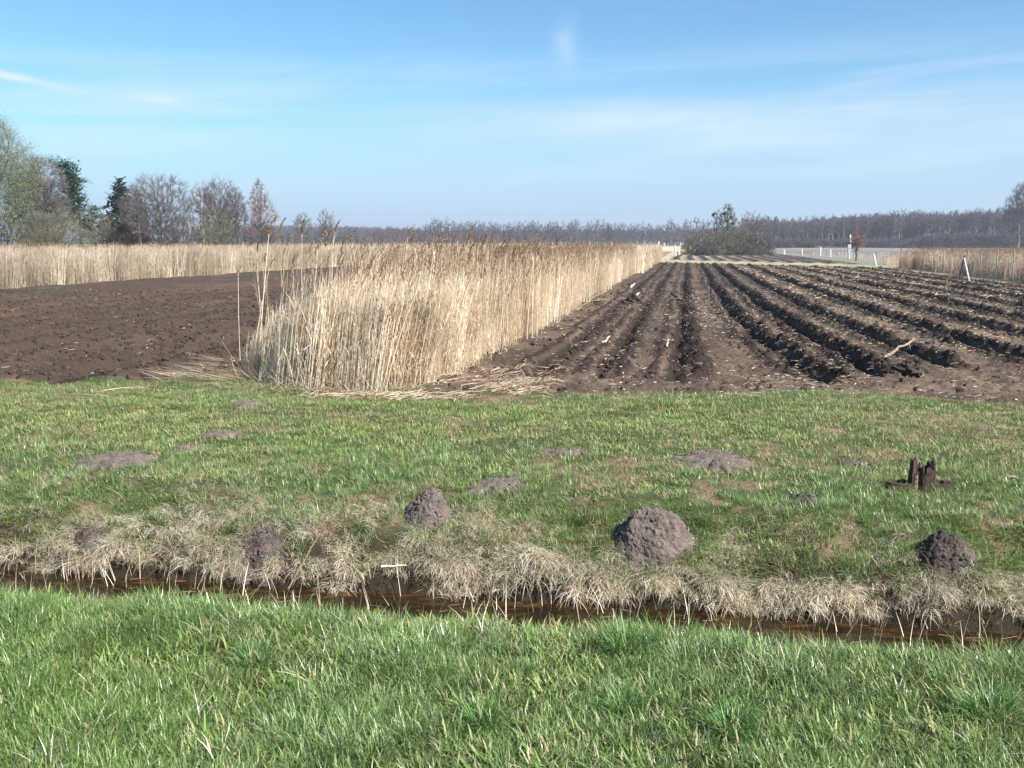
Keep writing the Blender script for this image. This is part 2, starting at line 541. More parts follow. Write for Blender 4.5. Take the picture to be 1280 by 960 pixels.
# far meadow bands
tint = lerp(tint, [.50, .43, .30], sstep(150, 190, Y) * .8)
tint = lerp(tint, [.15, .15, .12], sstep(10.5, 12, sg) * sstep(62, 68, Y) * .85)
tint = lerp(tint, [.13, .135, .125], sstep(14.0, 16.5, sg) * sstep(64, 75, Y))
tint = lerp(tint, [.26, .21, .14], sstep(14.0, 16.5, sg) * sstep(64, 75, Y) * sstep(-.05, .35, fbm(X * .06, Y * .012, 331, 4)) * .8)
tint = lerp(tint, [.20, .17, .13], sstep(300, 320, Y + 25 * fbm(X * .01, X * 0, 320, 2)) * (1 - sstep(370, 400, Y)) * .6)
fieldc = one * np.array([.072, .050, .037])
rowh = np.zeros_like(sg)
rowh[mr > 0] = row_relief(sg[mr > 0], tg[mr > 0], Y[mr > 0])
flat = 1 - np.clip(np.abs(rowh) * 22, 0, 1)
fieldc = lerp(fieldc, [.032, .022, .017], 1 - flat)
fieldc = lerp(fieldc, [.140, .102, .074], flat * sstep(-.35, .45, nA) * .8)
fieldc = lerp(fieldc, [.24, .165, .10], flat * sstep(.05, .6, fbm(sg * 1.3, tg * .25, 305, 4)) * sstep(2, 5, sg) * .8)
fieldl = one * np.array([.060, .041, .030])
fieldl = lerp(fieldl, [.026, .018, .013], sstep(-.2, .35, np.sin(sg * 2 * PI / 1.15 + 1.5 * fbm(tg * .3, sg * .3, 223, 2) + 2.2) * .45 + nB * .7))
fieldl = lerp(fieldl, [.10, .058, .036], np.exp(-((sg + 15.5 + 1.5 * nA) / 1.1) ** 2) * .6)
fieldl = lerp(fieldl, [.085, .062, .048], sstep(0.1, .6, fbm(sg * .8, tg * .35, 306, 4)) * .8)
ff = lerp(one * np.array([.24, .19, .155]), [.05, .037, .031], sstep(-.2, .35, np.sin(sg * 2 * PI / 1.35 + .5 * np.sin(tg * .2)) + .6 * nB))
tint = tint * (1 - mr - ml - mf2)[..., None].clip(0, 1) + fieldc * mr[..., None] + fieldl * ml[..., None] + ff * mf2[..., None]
nr, nc = X.shape


def gzs(x, y):
    """height of the finished ground sheet"""
    x = np.asarray(x, float); y = np.asarray(y, float)
    i = np.clip(np.searchsorted(ys, y) - 1, 0, nr - 2); fy = np.clip((y - ys[i]) / (ys[i + 1] - ys[i]), 0, 1)
    tt = x / (y + 1.2)
    j = np.clip(np.searchsorted(tau, tt) - 1, 0, nc - 2); fx = np.clip((tt - tau[j]) / (tau[j + 1] - tau[j]), 0, 1)
    return (Z[i, j] * (1 - fx) + Z[i, j + 1] * fx) * (1 - fy) + (Z[i + 1, j] * (1 - fx) + Z[i + 1, j + 1] * fx) * fy


def gz(x, y):
    return float(gzs(x, y))


idx = np.arange(nr * nc).reshape(nr, nc)
Q = np.stack([idx[:-1, :-1], idx[:-1, 1:], idx[1:, 1:], idx[1:, :-1]], 2).reshape(-1, 4)
Vall = np.stack([X, Y, Z], 2).reshape(-1, 3)
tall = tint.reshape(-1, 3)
fr, fl, ff2, fv = [a[:-1, :-1].ravel() for a in (mr, ml, mf2, vg)]
reg = np.zeros(len(Q), int)
reg[fv > 4.4] = 1
reg[fr > .5] = 2
reg[fl > .5] = 3
reg[ff2 > .5] = 4
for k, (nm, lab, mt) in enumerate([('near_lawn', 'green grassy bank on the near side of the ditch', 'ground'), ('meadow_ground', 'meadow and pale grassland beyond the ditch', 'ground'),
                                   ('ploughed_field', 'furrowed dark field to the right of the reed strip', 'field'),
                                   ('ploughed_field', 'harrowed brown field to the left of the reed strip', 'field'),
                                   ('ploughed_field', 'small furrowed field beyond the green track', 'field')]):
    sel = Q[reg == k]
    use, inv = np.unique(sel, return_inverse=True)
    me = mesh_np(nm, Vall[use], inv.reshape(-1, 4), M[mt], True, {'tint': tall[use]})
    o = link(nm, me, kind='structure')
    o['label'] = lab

# ------------------------------------------------------------------ ditch water
WL = -0.375
m, q = new_mat('ditch_water')
geo = q.n('ShaderNodeNewGeometry')
mp = q.n('ShaderNodeMapping', {'Vector': geo.outputs['Position'], 'Scale': (1.0, 3.0, 1.0)})
nz = q.n('ShaderNodeTexNoise', {'Vector': mp.outputs[0], 'Scale': 5.0, 'Detail': 7.0, 'Roughness': .65, 'Distortion': 1.0})
nw = q.n('ShaderNodeTexNoise', {'Vector': mp.outputs[0], 'Scale': 14.0, 'Detail': 2.0})
col = q.mix(q.ramp(nz.outputs[0], .46, .78), rgb(.016, .010, .005), rgb(.10, .056, .017))
bp = q.n('ShaderNodeBump', {'Height': nw.outputs[0], 'Strength': .25, 'Distance': .01})
p = q.n('ShaderNodeBsdfPrincipled', {'Base Color': col, 'Roughness': .06, 'IOR': 1.33, 'Specular IOR Level': .5, 'Normal': bp.outputs[0]})
q.n('ShaderNodeOutputMaterial', {'Surface': p.outputs[0]})
xs = np.linspace(-14, 14, 60)
V = []
for x in xs:
    V += [(x, 3.85 - .155 * x, WL), (x, 5.15 - .155 * x, WL)]
Fq = [(2 * i, 2 * i + 2, 2 * i + 3, 2 * i + 1) for i in range(len(xs) - 1)]
link('ditch_water', mesh_np('ditch_water', V, Fq, m, True), kind='structure')

# ------------------------------------------------------------------ instancing for uncountable stuff
def scatter(name, pts, rot, scl, idx_, variants, label):
    """variants: list of meshes; one object of kind stuff"""
    coll = bpy.data.collections.new(name + '_variants')
    for i, me in enumerate(variants):
        o = bpy.data.objects.new('%s_%02d' % (name, i), me)
        coll.objects.link(o)
    me = bpy.data.meshes.new(name)
    n = len(pts)
    me.vertices.add(n)
    me.vertices.foreach_set('co', np.asarray(pts, np.float32).ravel())
    a = me.attributes.new('rot', 'FLOAT_VECTOR', 'POINT'); a.data.foreach_set('vector', np.asarray(rot, np.float32).ravel())
    scl = np.asarray(scl, np.float32)
    if scl.ndim == 1:
        scl = np.repeat(scl[:, None], 3, 1)
    a = me.attributes.new('scl', 'FLOAT_VECTOR', 'POINT'); a.data.foreach_set('vector', scl.ravel())
    a = me.attributes.new('idx', 'INT', 'POINT'); a.data.foreach_set('value', np.asarray(idx_, np.int32))
    me.update()
    o = link(name, me, kind='stuff', label=label)
    g = bpy.data.node_groups.new(name + '_scatter', 'GeometryNodeTree')
    g.interface.new_socket('Geometry', in_out='INPUT', socket_type='NodeSocketGeometry')
    g.interface.new_socket('Geometry', in_out='OUTPUT', socket_type='NodeSocketGeometry')
    gi = g.nodes.new('NodeGroupInput'); go = g.nodes.new('NodeGroupOutput')
    ci = g.nodes.new('GeometryNodeCollectionInfo'); ci.inputs[0].default_value = coll
    ci.inputs['Separate Children'].default_value = True
    ci.inputs['Reset Children'].default_value = True
    ip = g.nodes.new('GeometryNodeInstanceOnPoints')
    ip.inputs['Pick Instance'].default_value = True

    def na(nm, dt):
        nd = g.nodes.new('GeometryNodeInputNamedAttribute'); nd.data_type = dt
        nd.inputs[0].default_value = nm
        return nd.outputs[0]
    L = g.links.new
    L(gi.outputs[0], ip.inputs['Points'])
    L(ci.outputs[0], ip.inputs['Instance'])
    L(na('idx', 'INT'), ip.inputs['Instance Index'])
    L(na('rot', 'FLOAT_VECTOR'), ip.inputs['Rotation'])
    L(na('scl', 'FLOAT_VECTOR'), ip.inputs['Scale'])
    L(ip.outputs[0], go.inputs[0])
    md = o.modifiers.new('scatter', 'NODES'); md.node_group = g
    return o


def U(a, b, n=None):
    return rs.uniform(a, b, n)


def tuft(n, rad, L, Wd, lean, bend, mat, azc=None, azs=PI, seg=3, name='tuft'):
    r = rad * np.sqrt(U(0, 1, n)); a = U(0, 2 * PI, n)
    base = np.stack([r * np.cos(a), r * np.sin(a), np.full(n, -.012)], 1)
    azm = (a + U(-.9, .9, n)) if azc is None else azc + U(-azs, azs, n)
    V, Qf, m_ = blades(base, azm, U(lean[0], lean[1], n), U(bend[0], bend[1], n), U(L[0], L[1], n), U(Wd[0], Wd[1], n), seg, U(-.5, .5, n))
    return mesh_np(name, V, Qf, mat, False, {'rnd': np.repeat(U(0, 1, n), m_)})


lush_v = [tuft(32, .055, (.045, .115), (.0026, .0048), (.05, .55), (.3, 1.6), M['lush']) for _ in range(8)]
lush_v += [tuft(16, .05, (.09, .17), (.003, .0052), (.1, .8), (.4, 1.5), M['lush']) for _ in range(3)]
short_v = [tuft(24, .07, (.018, .055), (.004, .008), (.2, 1.0), (.3, 1.4), M['short']) for _ in range(8)]
straw_v = [tuft(16, .06, (.05, .16), (.003, .006), (.3, 1.2), (.2, 1.3), M['straw']) for _ in range(6)]
flat_v = [tuft(16, .08, (.035, .11), (.0024, .0048), (1.2, 1.5), (-.1, .25), M['thatch'], seg=2) for _ in range(4)]
thin_v = [tuft(14, .06, (.04, .13), (.0022, .0042), (.4, 1.3), (.2, 1.3), M['thatch']) for _ in range(5)]
hang_v = [tuft(38, .09, (.06, .22), (.0022, .0044), (.5, 1.5), (.6, 2.0), M['straw'], -PI / 2, 1.2, 4) for _ in range(8)]

# bare spots where soil mounds lie (centre px, base py, width px, height px, kind)
MOLES = [
    (821, 704, 106, 50, 'tall', 'large rounded molehill, biggest of the soil mounds above the ditch'),
    (535, 660, 64, 42, 'tall', 'rounded molehill with cracked soil left of the largest mound'),
    (1192, 712, 72, 38, 'dark', 'dark crumbly molehill below the broken stump, with grass growing through it'),
    (624, 608, 80, 12, 'flat', 'low crumbled soil mound just above and right of the cracked molehill'),
    (895, 578, 112, 14, 'flat', 'broad flattened grey soil patch in the grass above the largest molehill'),
    (704, 566, 52, 6, 'flat', 'small flat grey soil patch with a white fleck, near the middle of the meadow'),
    (148, 577, 92, 14, 'flat', 'long low soil mound in the grass, widest of the mounds at the left'),
    (238, 562, 46, 6, 'flat', 'small thin soil patch just right of the long low mound'),
    (273, 545, 50, 9, 'flat', 'small lumpy soil mound, farthest of the three lying close together at the left'),
    (1008, 630, 46, 9, 'dark', 'small dark scrape of soil between the flattened patch and the dark molehill'),
    (1066, 580, 34, 5, 'flat', 'tiny bare soil patch left of the broken stump'),
    (308, 506, 50, 5, 'flat', 'thin strip of bare soil in front of the reed corner'),
    (108, 690, 50, 18, 'dark', 'dark dug-out soil heap in the dead grass of the bank at the left'),
    (322, 716, 66, 16, 'dark', 'dark clodded soil slip on the bank just above the water'),
]
mole_fp = []
for (px, py, wp, hp, kd, lab) in MOLES:
    x, y = at(px, py)
    d = math.hypot(y, 1.6)
    rx = wp / F * d * .5
    ry = rx * (1.0 if kd != 'flat' else .85)
    y = y + ry * (.75 if kd == 'tall' else .6 if kd == 'dark' else 0.0)
    mole_fp.append((x, y, rx, ry, hp / F * d, kd, lab))


def clear_of_moles(x, y, k=.92):
    ok = np.ones(len(x), bool)
    for (mx_, my_, rx, ry, h, kd, lab) in mole_fp:
        kk = k * (.8 if kd == 'dark' else 1)
        kk = kk * (U(.35, 1.0, len(x)) if kd == 'flat' else 1)
        ok &= ((x - mx_) / (rx * kk)) ** 2 + ((y - my_) / (ry * kk)) ** 2 > 1
    return ok


def fan_pts(y0, y1, dens, half=.62, marg=.5):
    """random points over the visible fan between two depths"""
    A = half * ((y1 + 1) ** 2 - (y0 + 1) ** 2)
    n = int(A * dens)
    u = U(0, 1, n)
    y = np.sqrt(u * ((y1 + 1) ** 2 - (y0 + 1) ** 2) + (y0 + 1) ** 2) - 1
    x = U(-1, 1, n) * (half * (y + 1))
    return x, y


def put(name, x, y, variants, s0, s1, label, tilt=.15, spin=True, zoff=0.0, smul=None):
    n = len(x)
    z = gzs(x, y) + zoff
    rot = np.stack([U(-tilt, tilt, n), U(-tilt, tilt, n), U(0, 2 * PI, n) if spin else U(-.5, .5, n)], 1)
    sc = U(s0, s1, n)
    if smul is not None:
        sc = sc * smul
    return scatter(name, np.stack([x, y, z], 1), rot, sc, rs.randint(0, len(variants), n), variants, label)


# near bank grass
x, y = fan_pts(1.0, 4.9, 1250, .66)
v = ditch_v(x, y)
clump = fbm(x * 2.1, y * 2.1, 401, 3)
hgt = .62 + .75 * np.clip(clump + .2, 0, 1)
keep = (v < 3.83) & (U(0, 1, len(x)) < .55 + .6 * sstep(-.5, .2, clump))
x, y, hgt = x[keep], y[keep], hgt[keep]
put('near_grass', x, y, lush_v, .6, 1.15, 'lush green spring grass on the near bank', .2, smul=hgt)
x, y = fan_pts(1.0, 4.6, 420, .66)
keep = ditch_v(x, y) < 3.7
put('near_turf', x[keep], y[keep], short_v, .9, 1.7, 'short matted green turf under the longer near grass', .2)
x, y = fan_pts(1.0, 4.6, 210, .66)
v = ditch_v(x, y)
dr = fbm(x * 1.3, y * 1.6, 402, 4)
keep = (v < 3.85) & (U(0, 1, len(x)) < .22 + .8 * sstep(.0, .4, dr) + .6 * sstep(3.2, 3.6, v))
put('near_dead_grass', x[keep], y[keep], thin_v + flat_v + straw_v[:1], .5, .95, 'dead straw-coloured blades among the near grass', .2)

# meadow grass
x, y = fan_pts(4.3, 9.0, 520, .66)
v = ditch_v(x, y)
pat = fbm(x * .9, y * 1.2, 411, 4)
tall_ = 1 - sstep(5.6, 7.6, v)
keep = (v > 4.93) & clear_of_moles(x, y) & (y < np.minimum(near_edge_right(x), 99)) & (U(0, 1, len(x)) < (.40 + .65 * sstep(-.4, .3, pat)) * (.75 + .25 * sstep(5.0, 5.4, v)))
x2, y2, t2 = x[keep], y[keep], tall_[keep]
lushsel = U(0, 1, len(x2)) < .05 + .72 * t2 * sstep(-.4, .4, fbm(x2 * 1.4, y2 * 1.4, 412, 3) + .25)
put('meadow_tufts', x2[lushsel], y2[lushsel], lush_v, .45, .85, 'longer green grass on the far bank and beyond the ditch', .2)
put('meadow_grass', x2[~lushsel], y2[~lushsel], short_v, .7, 1.3, 'short patchy green meadow grass beyond the ditch', .15)
x, y = fan_pts(8.8, 11.5, 460, .64)
s_, t_ = to_st(x, y)
r_, l_, f_ = masks(x, y)
pat = fbm(x * 1.1, y * 1.6, 413, 4)
bare = ((s_ > -3.1) & (s_ < -1.2) & (y > 9.35 + .3 * pat)) | ((s_ > -5.2) & (s_ < -2.4) & (t_ > 10.2))
keep = (r_ < .35) & (l_ < .35) & (~bare | (U(0, 1, len(x)) < .12)) & clear_of_moles(x, y) & (U(0, 1, len(x)) < .42 + .6 * sstep(-.4, .3, pat))
x, y = x[keep], y[keep]
edge = sstep(9.0, 9.6, y)
put('field_edge_grass', x, y, short_v + lush_v[:1], .6, 1.05, 'fresh green grass along the edge of the ploughed fields', .15, smul=1 - .1 * edge)
# dead blades on meadow and bank
x, y = fan_pts(4.3, 10.2, 420, .66)
v = ditch_v(x, y)
pat = fbm(x * 1.5, y * 1.9, 421, 4)
r_, l_, f_ = masks(x, y)
keep = (v > 5.0) & (r_ < .3) & (l_ < .3) & clear_of_moles(x, y) & (U(0, 1, len(x)) < .26 + .45 * sstep(6.8, 8.5, v) * sstep(-.1, .35, -fbm(x * .9, y * 1.2, 411, 4)) + .5 * sstep(0, .5, pat) + .5 * (1 - sstep(5.3, 6.0, v)))
put('meadow_dead_grass', x[keep], y[keep], flat_v + thin_v[:3], .4, .85, 'dead flattened blades in the meadow grass', .2)
x = U(-5.4, 5.4, 9000)
v0 = 4.95 + .8 * U(0, 1, len(x)) ** 1.5
y = v0 - .155 * x - .1 * fbm(x * .55, x * 0 + 1.3, 5, 2)
pat = fbm(x * 2.4, y * 3.2, 431, 3)
v = ditch_v(x, y)
keep = clear_of_moles(x, y, .8) & (U(0, 1, len(x)) < (.22 + 2.0 * pat).clip(.05, 1) * (1 - .8 * sstep(5.15, 5.65, v)) + .25 * (1 - sstep(5.0, 5.12, v)))
x, y = x[keep], y[keep]
put('bank_dead_grass', x, y, hang_v, .26, .58, 'pale dead grass over the far bank of the ditch', .25, spin=False)
x = U(-5.4, 5.4, 2600)
y = 4.93 + .13 * U(0, 1, len(x)) - .155 * x - .1 * fbm(x * .55, x * 0 + 1.3, 5, 2)
keep = (U(0, 1, len(x)) < (.30 + 2.2 * fbm(x * 4.0, x * 0 + 3, 437, 3) - .12 * sstep(0, 3, x)).clip(.05, .9)) & clear_of_moles(x, y, .7)
x, y = x[keep], y[keep]
put('bank_fringe', x, y, hang_v, .35, .85, 'long dead grass hanging down to the water from the far bank', .3, spin=False)
x = U(-5.4, 5.4, 2600)
y = 4.95 + .65 * U(0, 1, len(x)) - .155 * x
keep = clear_of_moles(x, y) & (U(0, 1, len(x)) < (.45 + 1.5 * fbm(x * 1.9, y * 2.2, 439, 3)).clip(.08, 1) * (.45 + .4 * sstep(-1, 3, x)))
hang_g = [tuft(22, .06, (.07, .20), (.003, .0055), (.1, 1.2), (.3, 1.9), M['short'], -PI / 2, 1.9, 4) for _ in range(4)]
put('bank_green_grass', x[keep], y[keep], hang_g, .4, .95, 'green blades growing through the dead grass of the far bank', .25, spin=False)
# standing stalks in the water margin
n = 620
x = U(-4.8, 4.8, n); v0 = 4.95 - .6 * U(0, 1, n) ** 2 ; y = v0 - .155 * x
z = np.full(n, WL - .03)
V, Qf, m_ = blades(np.stack([x, y, z], 1), U(0, 2 * PI, n), U(0, .6, n), U(0, .5, n), U(.08, .28, n), U(.003, .005, n), 3)
link('water_margin_stalks', mesh_np('water_margin_stalks', V, Qf, M['straw'], False, {'rnd': np.repeat(U(0, 1, n), m_)}), kind='stuff', label='thin dead stalks standing in the ditch water')
# amber weed and drifting stalks on the water
n = 220
x = U(-4.8, 4.8, n); v0 = U(4.1, 4.95, n); y = v0 - .155 * x
P0 = np.stack([x, y, np.full(n, WL + .001)], 1)
a_ = U(-.5, .5, n) + np.where(U(0, 1, n) < .5, 0, PI)
L_ = U(.02, .10, n)
P1 = P0 + np.stack([np.cos(a_) * L_, np.sin(a_) * L_ - .1 * np.cos(a_) * L_, np.zeros(n)], 1)
V, Qf = tubes(P0, P1, np.full(n, .0016), np.full(n, .001))
link('floating_stalks', mesh_np('floating_stalks', V, Qf, M['litter'], False, {'rnd': np.repeat(U(0, .7, n), 6)}), kind='stuff', label='thin brown stalks drifting on the ditch water')

# ------------------------------------------------------------------ molehills
def lump_mesh(name, mat, seed, k=10, rough=.35):
    n1_, n2_ = k, k * 2 - 4
    V, Fc = [], []
    for i in range(n1_ + 1):
        ph = PI * i / n1_
        for j in range(n2_):
            th = 2 * PI * j / n2_
            V.append((math.sin(ph) * math.cos(th), math.sin(ph) * math.sin(th), math.cos(ph)))
    V = np.array(V)
    n = fbm(V[:, 0] * 1.7 + 3 * V[:, 2] + seed * 3.3, V[:, 1] * 1.7 - 2 * V[:, 2], 500 + seed, 3)
    V = V * (1 + rough * n)[:, None]
    for i in range(n1_):
        for j in range(n2_):
            a = i * n2_ + j; b = i * n2_ + (j + 1) % n2_
            Fc.append((a, a + n2_, b + n2_, b))
    return mesh_np(name, V, Fc, mat, False)


crumb_v = [lump_mesh('crumb', M['mole'], i, 4, .8) for i in range(3)]
crumb_d = [lump_mesh('crumb', M['mole_dark'], i + 5, 4, .8) for i in range(3)]
for i, (mx_, my_, rx, ry, h, kd, lab) in enumerate(mole_fp):
    nrr, na_ = (60, 130)
    rr = np.linspace(0, 1.08, nrr)[:, None]
    aa = np.linspace(0, 2 * PI, na_, endpoint=False)[None, :]
    lobes = 1 + .16 * fbm(np.cos(aa) * 1.3 + i * 5, np.sin(aa) * 1.3, 600 + i, 3)
    if kd == 'flat':
        lobes = 1 + .65 * fbm(np.cos(aa) * 1.8 + i * 5, np.sin(aa) * 1.8, 600 + i, 4)
    gx = mx_ + rx * rr * lobes * np.cos(aa)
    gy = my_ + ry * rr * lobes * np.sin(aa)
    pw = {'tall': 1.15, 'dark': 1.0, 'flat': .6}[kd]
    hh = h * {'tall': .88, 'dark': .72, 'flat': .55}[kd]
    prof = (1 - np.clip(rr, 0, 1) ** 2.3) ** pw + 0 * aa
    nz_ = fbm(gx * 14, gy * 14, 610 + i, 4); nf_ = fbm(gx * 48, gy * 48, 620 + i, 3)
    amp = {'tall': .016, 'dark': .020, 'flat': .012}[kd]
    gzv = gzs(gx, gy) + hh * prof * (1 + .12 * nz_) + amp * (1.1 * nz_ + .55 * nf_) * np.clip(prof * 3, 0, 1) - .015 * sstep(.95, 1.08, rr)
    wsc = np.clip(prof * 3, 0, 1) * min(rx, ry) * (.055 if kd != 'flat' else .02)
    gx = gx + wsc * (fbm(gx * 22 + 9, gzv * 26 + gy * 9, 630 + i, 3) + .7 * fbm(gx * 70, gzv * 70 + gy * 20, 633 + i, 2))
    gy = gy + wsc * (fbm(gx * 22 + 50, gzv * 26 + gy * 9, 640 + i, 3) + .7 * fbm(gx * 70, gzv * 70 + gy * 20, 643 + i, 2))
    V = np.stack([gx - mx_, gy - my_, gzv], 2).reshape(-1, 3)
    idg = np.arange(nrr * na_).reshape(nrr, na_)
    Qf = np.stack([idg[:-1], np.roll(idg[:-1], -1, 1), np.roll(idg[1:], -1, 1), idg[1:]], 2).reshape(-1, 4)
    mt = M['mole_dark'] if kd == 'dark' else M['mole']
    zb = gz(mx_, my_)
    V[:, 2] -= zb
    nm = 'molehill' if kd == 'tall' or kd == 'dark' else 'soil_patch'
    o = link(nm, mesh_np(nm, V, Qf, mt, False), None, (mx_, my_, zb), label=lab, cat='molehill' if nm == 'molehill' else 'soil patch')
    # crumbs rolled down around the heap: one loose part
    parts = []
    nn = 420 if kd != 'flat' else 120
    src = crumb_d if kd == 'dark' else crumb_v
    for c in range(nn):
        a = U(0, 2 * PI); r = math.sqrt(U(0.1, 1.15)) if c % 3 else U(.85, 1.4)
        cx_, cy_ = rx * r * math.cos(a), ry * r * math.sin(a)
        g = src[c % 3]
        vv = np.empty(len(g.vertices) * 3, np.float32); g.vertices.foreach_get('co', vv); vv = vv.reshape(-1, 3)
        fq = np.array([tuple(p_.vertices) for p_ in g.polygons])
        pr = (1 - min(r, 1) ** 1.9) ** pw
        sz = .003 + .010 * U(0, 1) ** 3 * 1.0
        parts.append((vv * sz + np.array([cx_, cy_, gz(mx_ + cx_, my_ + cy_) - zb + hh * pr + sz * .2]), fq))
    V2, F2 = join(parts)
    link('crumbs', mesh_np('crumbs', V2, F2, mt, False), o, kind='stuff')

# ------------------------------------------------------------------ clods, straw and wood bits over the fields
clod_v = [lump_mesh('clod', M['clod'], i + 10, 6, .9) for i in range(5)] + [lump_mesh('clod', M['clod_light'], 20, 6, .9)]
x, y = fan_pts(9.5, 30, 170, .62)
s_, t_ = to_st(x, y)
r_, l_, f_ = masks(x, y)
rh = np.abs(row_relief(s_, t_, y))
keep = (r_ > .5) & (U(0, 1, len(x)) < .10 + 6.5 * rh)
x1, y1 = x[keep], y[keep]
n = len(x1)
scatter('field_clods', np.stack([x1, y1, gzs(x1, y1) + .004], 1), U(0, 6.28, (n, 3)), (.006 + .034 * U(0, 1, n) ** 3.6)[:, None] * U(.6, 1.3, (n, 3)),
        rs.choice([0, 1, 2, 3, 4, 4, 3, 5], n), clod_v, 'dark peat clods along the furrows')
x, y = fan_pts(9.8, 30, 110, .62)
r_, l_, f_ = masks(x, y)
keep = (l_ > .5)
x1, y1 = x[keep], y[keep]; n = len(x1)
scatter('harrowed_clods', np.stack([x1, y1, gzs(x1, y1) + .004], 1), U(0, 6.28, (n, 3)), (.007 + .036 * U(0, 1, n) ** 3)[:, None] * U(.6, 1.3, (n, 3)),
        rs.choice([0, 1, 2, 3, 5, 5], n), clod_v, 'small clods over the harrowed field')
x, y = fan_pts(30, 80, 3.0, .62)
s_, t_ = to_st(x, y); r_, l_, f_ = masks(x, y)
keep = (r_ > .5) & (U(0, 1, len(x)) < .2 + 8 * np.abs(row_relief(s_, t_, y)))
x1, y1 = x[keep], y[keep]; n = len(x1)
scatter('distant_clods', np.stack([x1, y1, gzs(x1, y1)], 1), U(0, 6.28, (n, 3)), U(.02, .07, (n, 3)), rs.randint(0, 5, n), clod_v, 'clods along the farther furrows')


def bits(mat, n, lr, wr, k=3, name='bit'):
    out = []
    for _ in range(n):
        L0 = U(*lr)
        P0_ = np.array([[-L0 / 2, 0, 0], [0, U(-.1, .1) * L0, U(0, .15) * L0]])
        P1_ = np.array([P0_[1], [L0 / 2, U(-.1, .1) * L0, U(-.1, .2) * L0]])
        w_ = U(*wr)
        V, Qf = tubes(P0_, P1_, np.array([w_, w_]), np.array([w_, w_ * .5]), k)
        out.append(mesh_np(name, V, Qf, mat, False, {'rnd': np.full(len(V), U(0, 1))}))
    return out


bit_v = bits(M['straw'], 5, (.05, .14), (.0018, .0035)) + bits(M['wood_root'], 3, (.05, .12), (.004, .010), 4) + bits(M['wood_pale'], 2, (.03, .07), (.005, .011), 4)
x, y = fan_pts(9.0, 32, 150, .62)
s_, t_ = to_st(x, y); r_, l_, f_ = masks(x, y)
rich = .35 * sstep(13, 10.5, t_) + sstep(-.2, .5, fbm(s_ * .9, t_ * .3, 305, 3)) + .5 * ((s_ > 4) & (t_ > 16))
keep = ((r_ > .4) & (U(0, 1, len(x)) < .2 + .7 * rich)) | ((l_ > .5) & (U(0, 1, len(x)) < .04))
x1, y1 = x[keep], y[keep]; n = len(x1)
scatter('field_debris', np.stack([x1, y1, gzs(x1, y1) + .008], 1), np.stack([U(-.25, .25, n), U(-.25, .25, n), U(0, 6.28, n)], 1), U(.3, 1.0, n) ** 1.3 * 1.05,
        rs.choice([0, 0, 1, 1, 2, 2, 3, 3, 4, 4, 5, 6, 7, 8, 9], n), bit_v, 'bits of straw and roots lying on the ploughed soil')
x, y = fan_pts(26, 62, 9, .62)
s_, t_ = to_st(x, y); r_, l_, f_ = masks(x, y)
keep = (r_ > .5) & (s_ > 3) & (U(0, 1, len(x)) < .75)
x1, y1 = x[keep], y[keep]; n = len(x1)
scatter('distant_wood_bits', np.stack([x1, y1, gzs(x1, y1) + .01], 1), np.stack([U(-.2, .2, n), U(-.2, .2, n), U(0, 6.28, n)], 1), U(1.0, 2.4, n),
        rs.choice([5, 6, 7, 8, 9], n), bit_v, 'pale wood bits on the farther part of the furrowed field')
# reed litter mats
n = 5200
s_ = U(-3.6, -1.4, n); t_ = U(8.7, 12.5, n) ** 1.0
xx, yy = to_xy(s_, t_)
xx2 = U(-2.2, .2, 3200); yy2 = 9.9 + U(-.55, .7, 3200)
xx = np.concatenate([xx, xx2]); yy = np.concatenate([yy, yy2])
dm = fbm(xx * 1.2, yy * 2.0, 451, 3)
keep = (U(0, 1, len(xx)) < .35 + .9 * dm) & (yy > 9.25) & (yy < 11.6)
xx, yy = xx[keep], yy[keep]; n = len(xx)
lit_v = bits(M['litter'], 6, (.06, .22), (.0020, .0035)) + bits(M['reed'], 2, (.08, .25), (.0018, .003))
scatter('reed_litter', np.stack([xx, yy, gzs(xx, yy) + .01], 1), np.stack([U(-.12, .12, n), U(-.12, .12, n), rs.normal(.25, .9, n)], 1), U(.5, 1.3, n),
        rs.randint(0, len(lit_v), n), lit_v, 'trampled brown reed litter in front of the reeds')

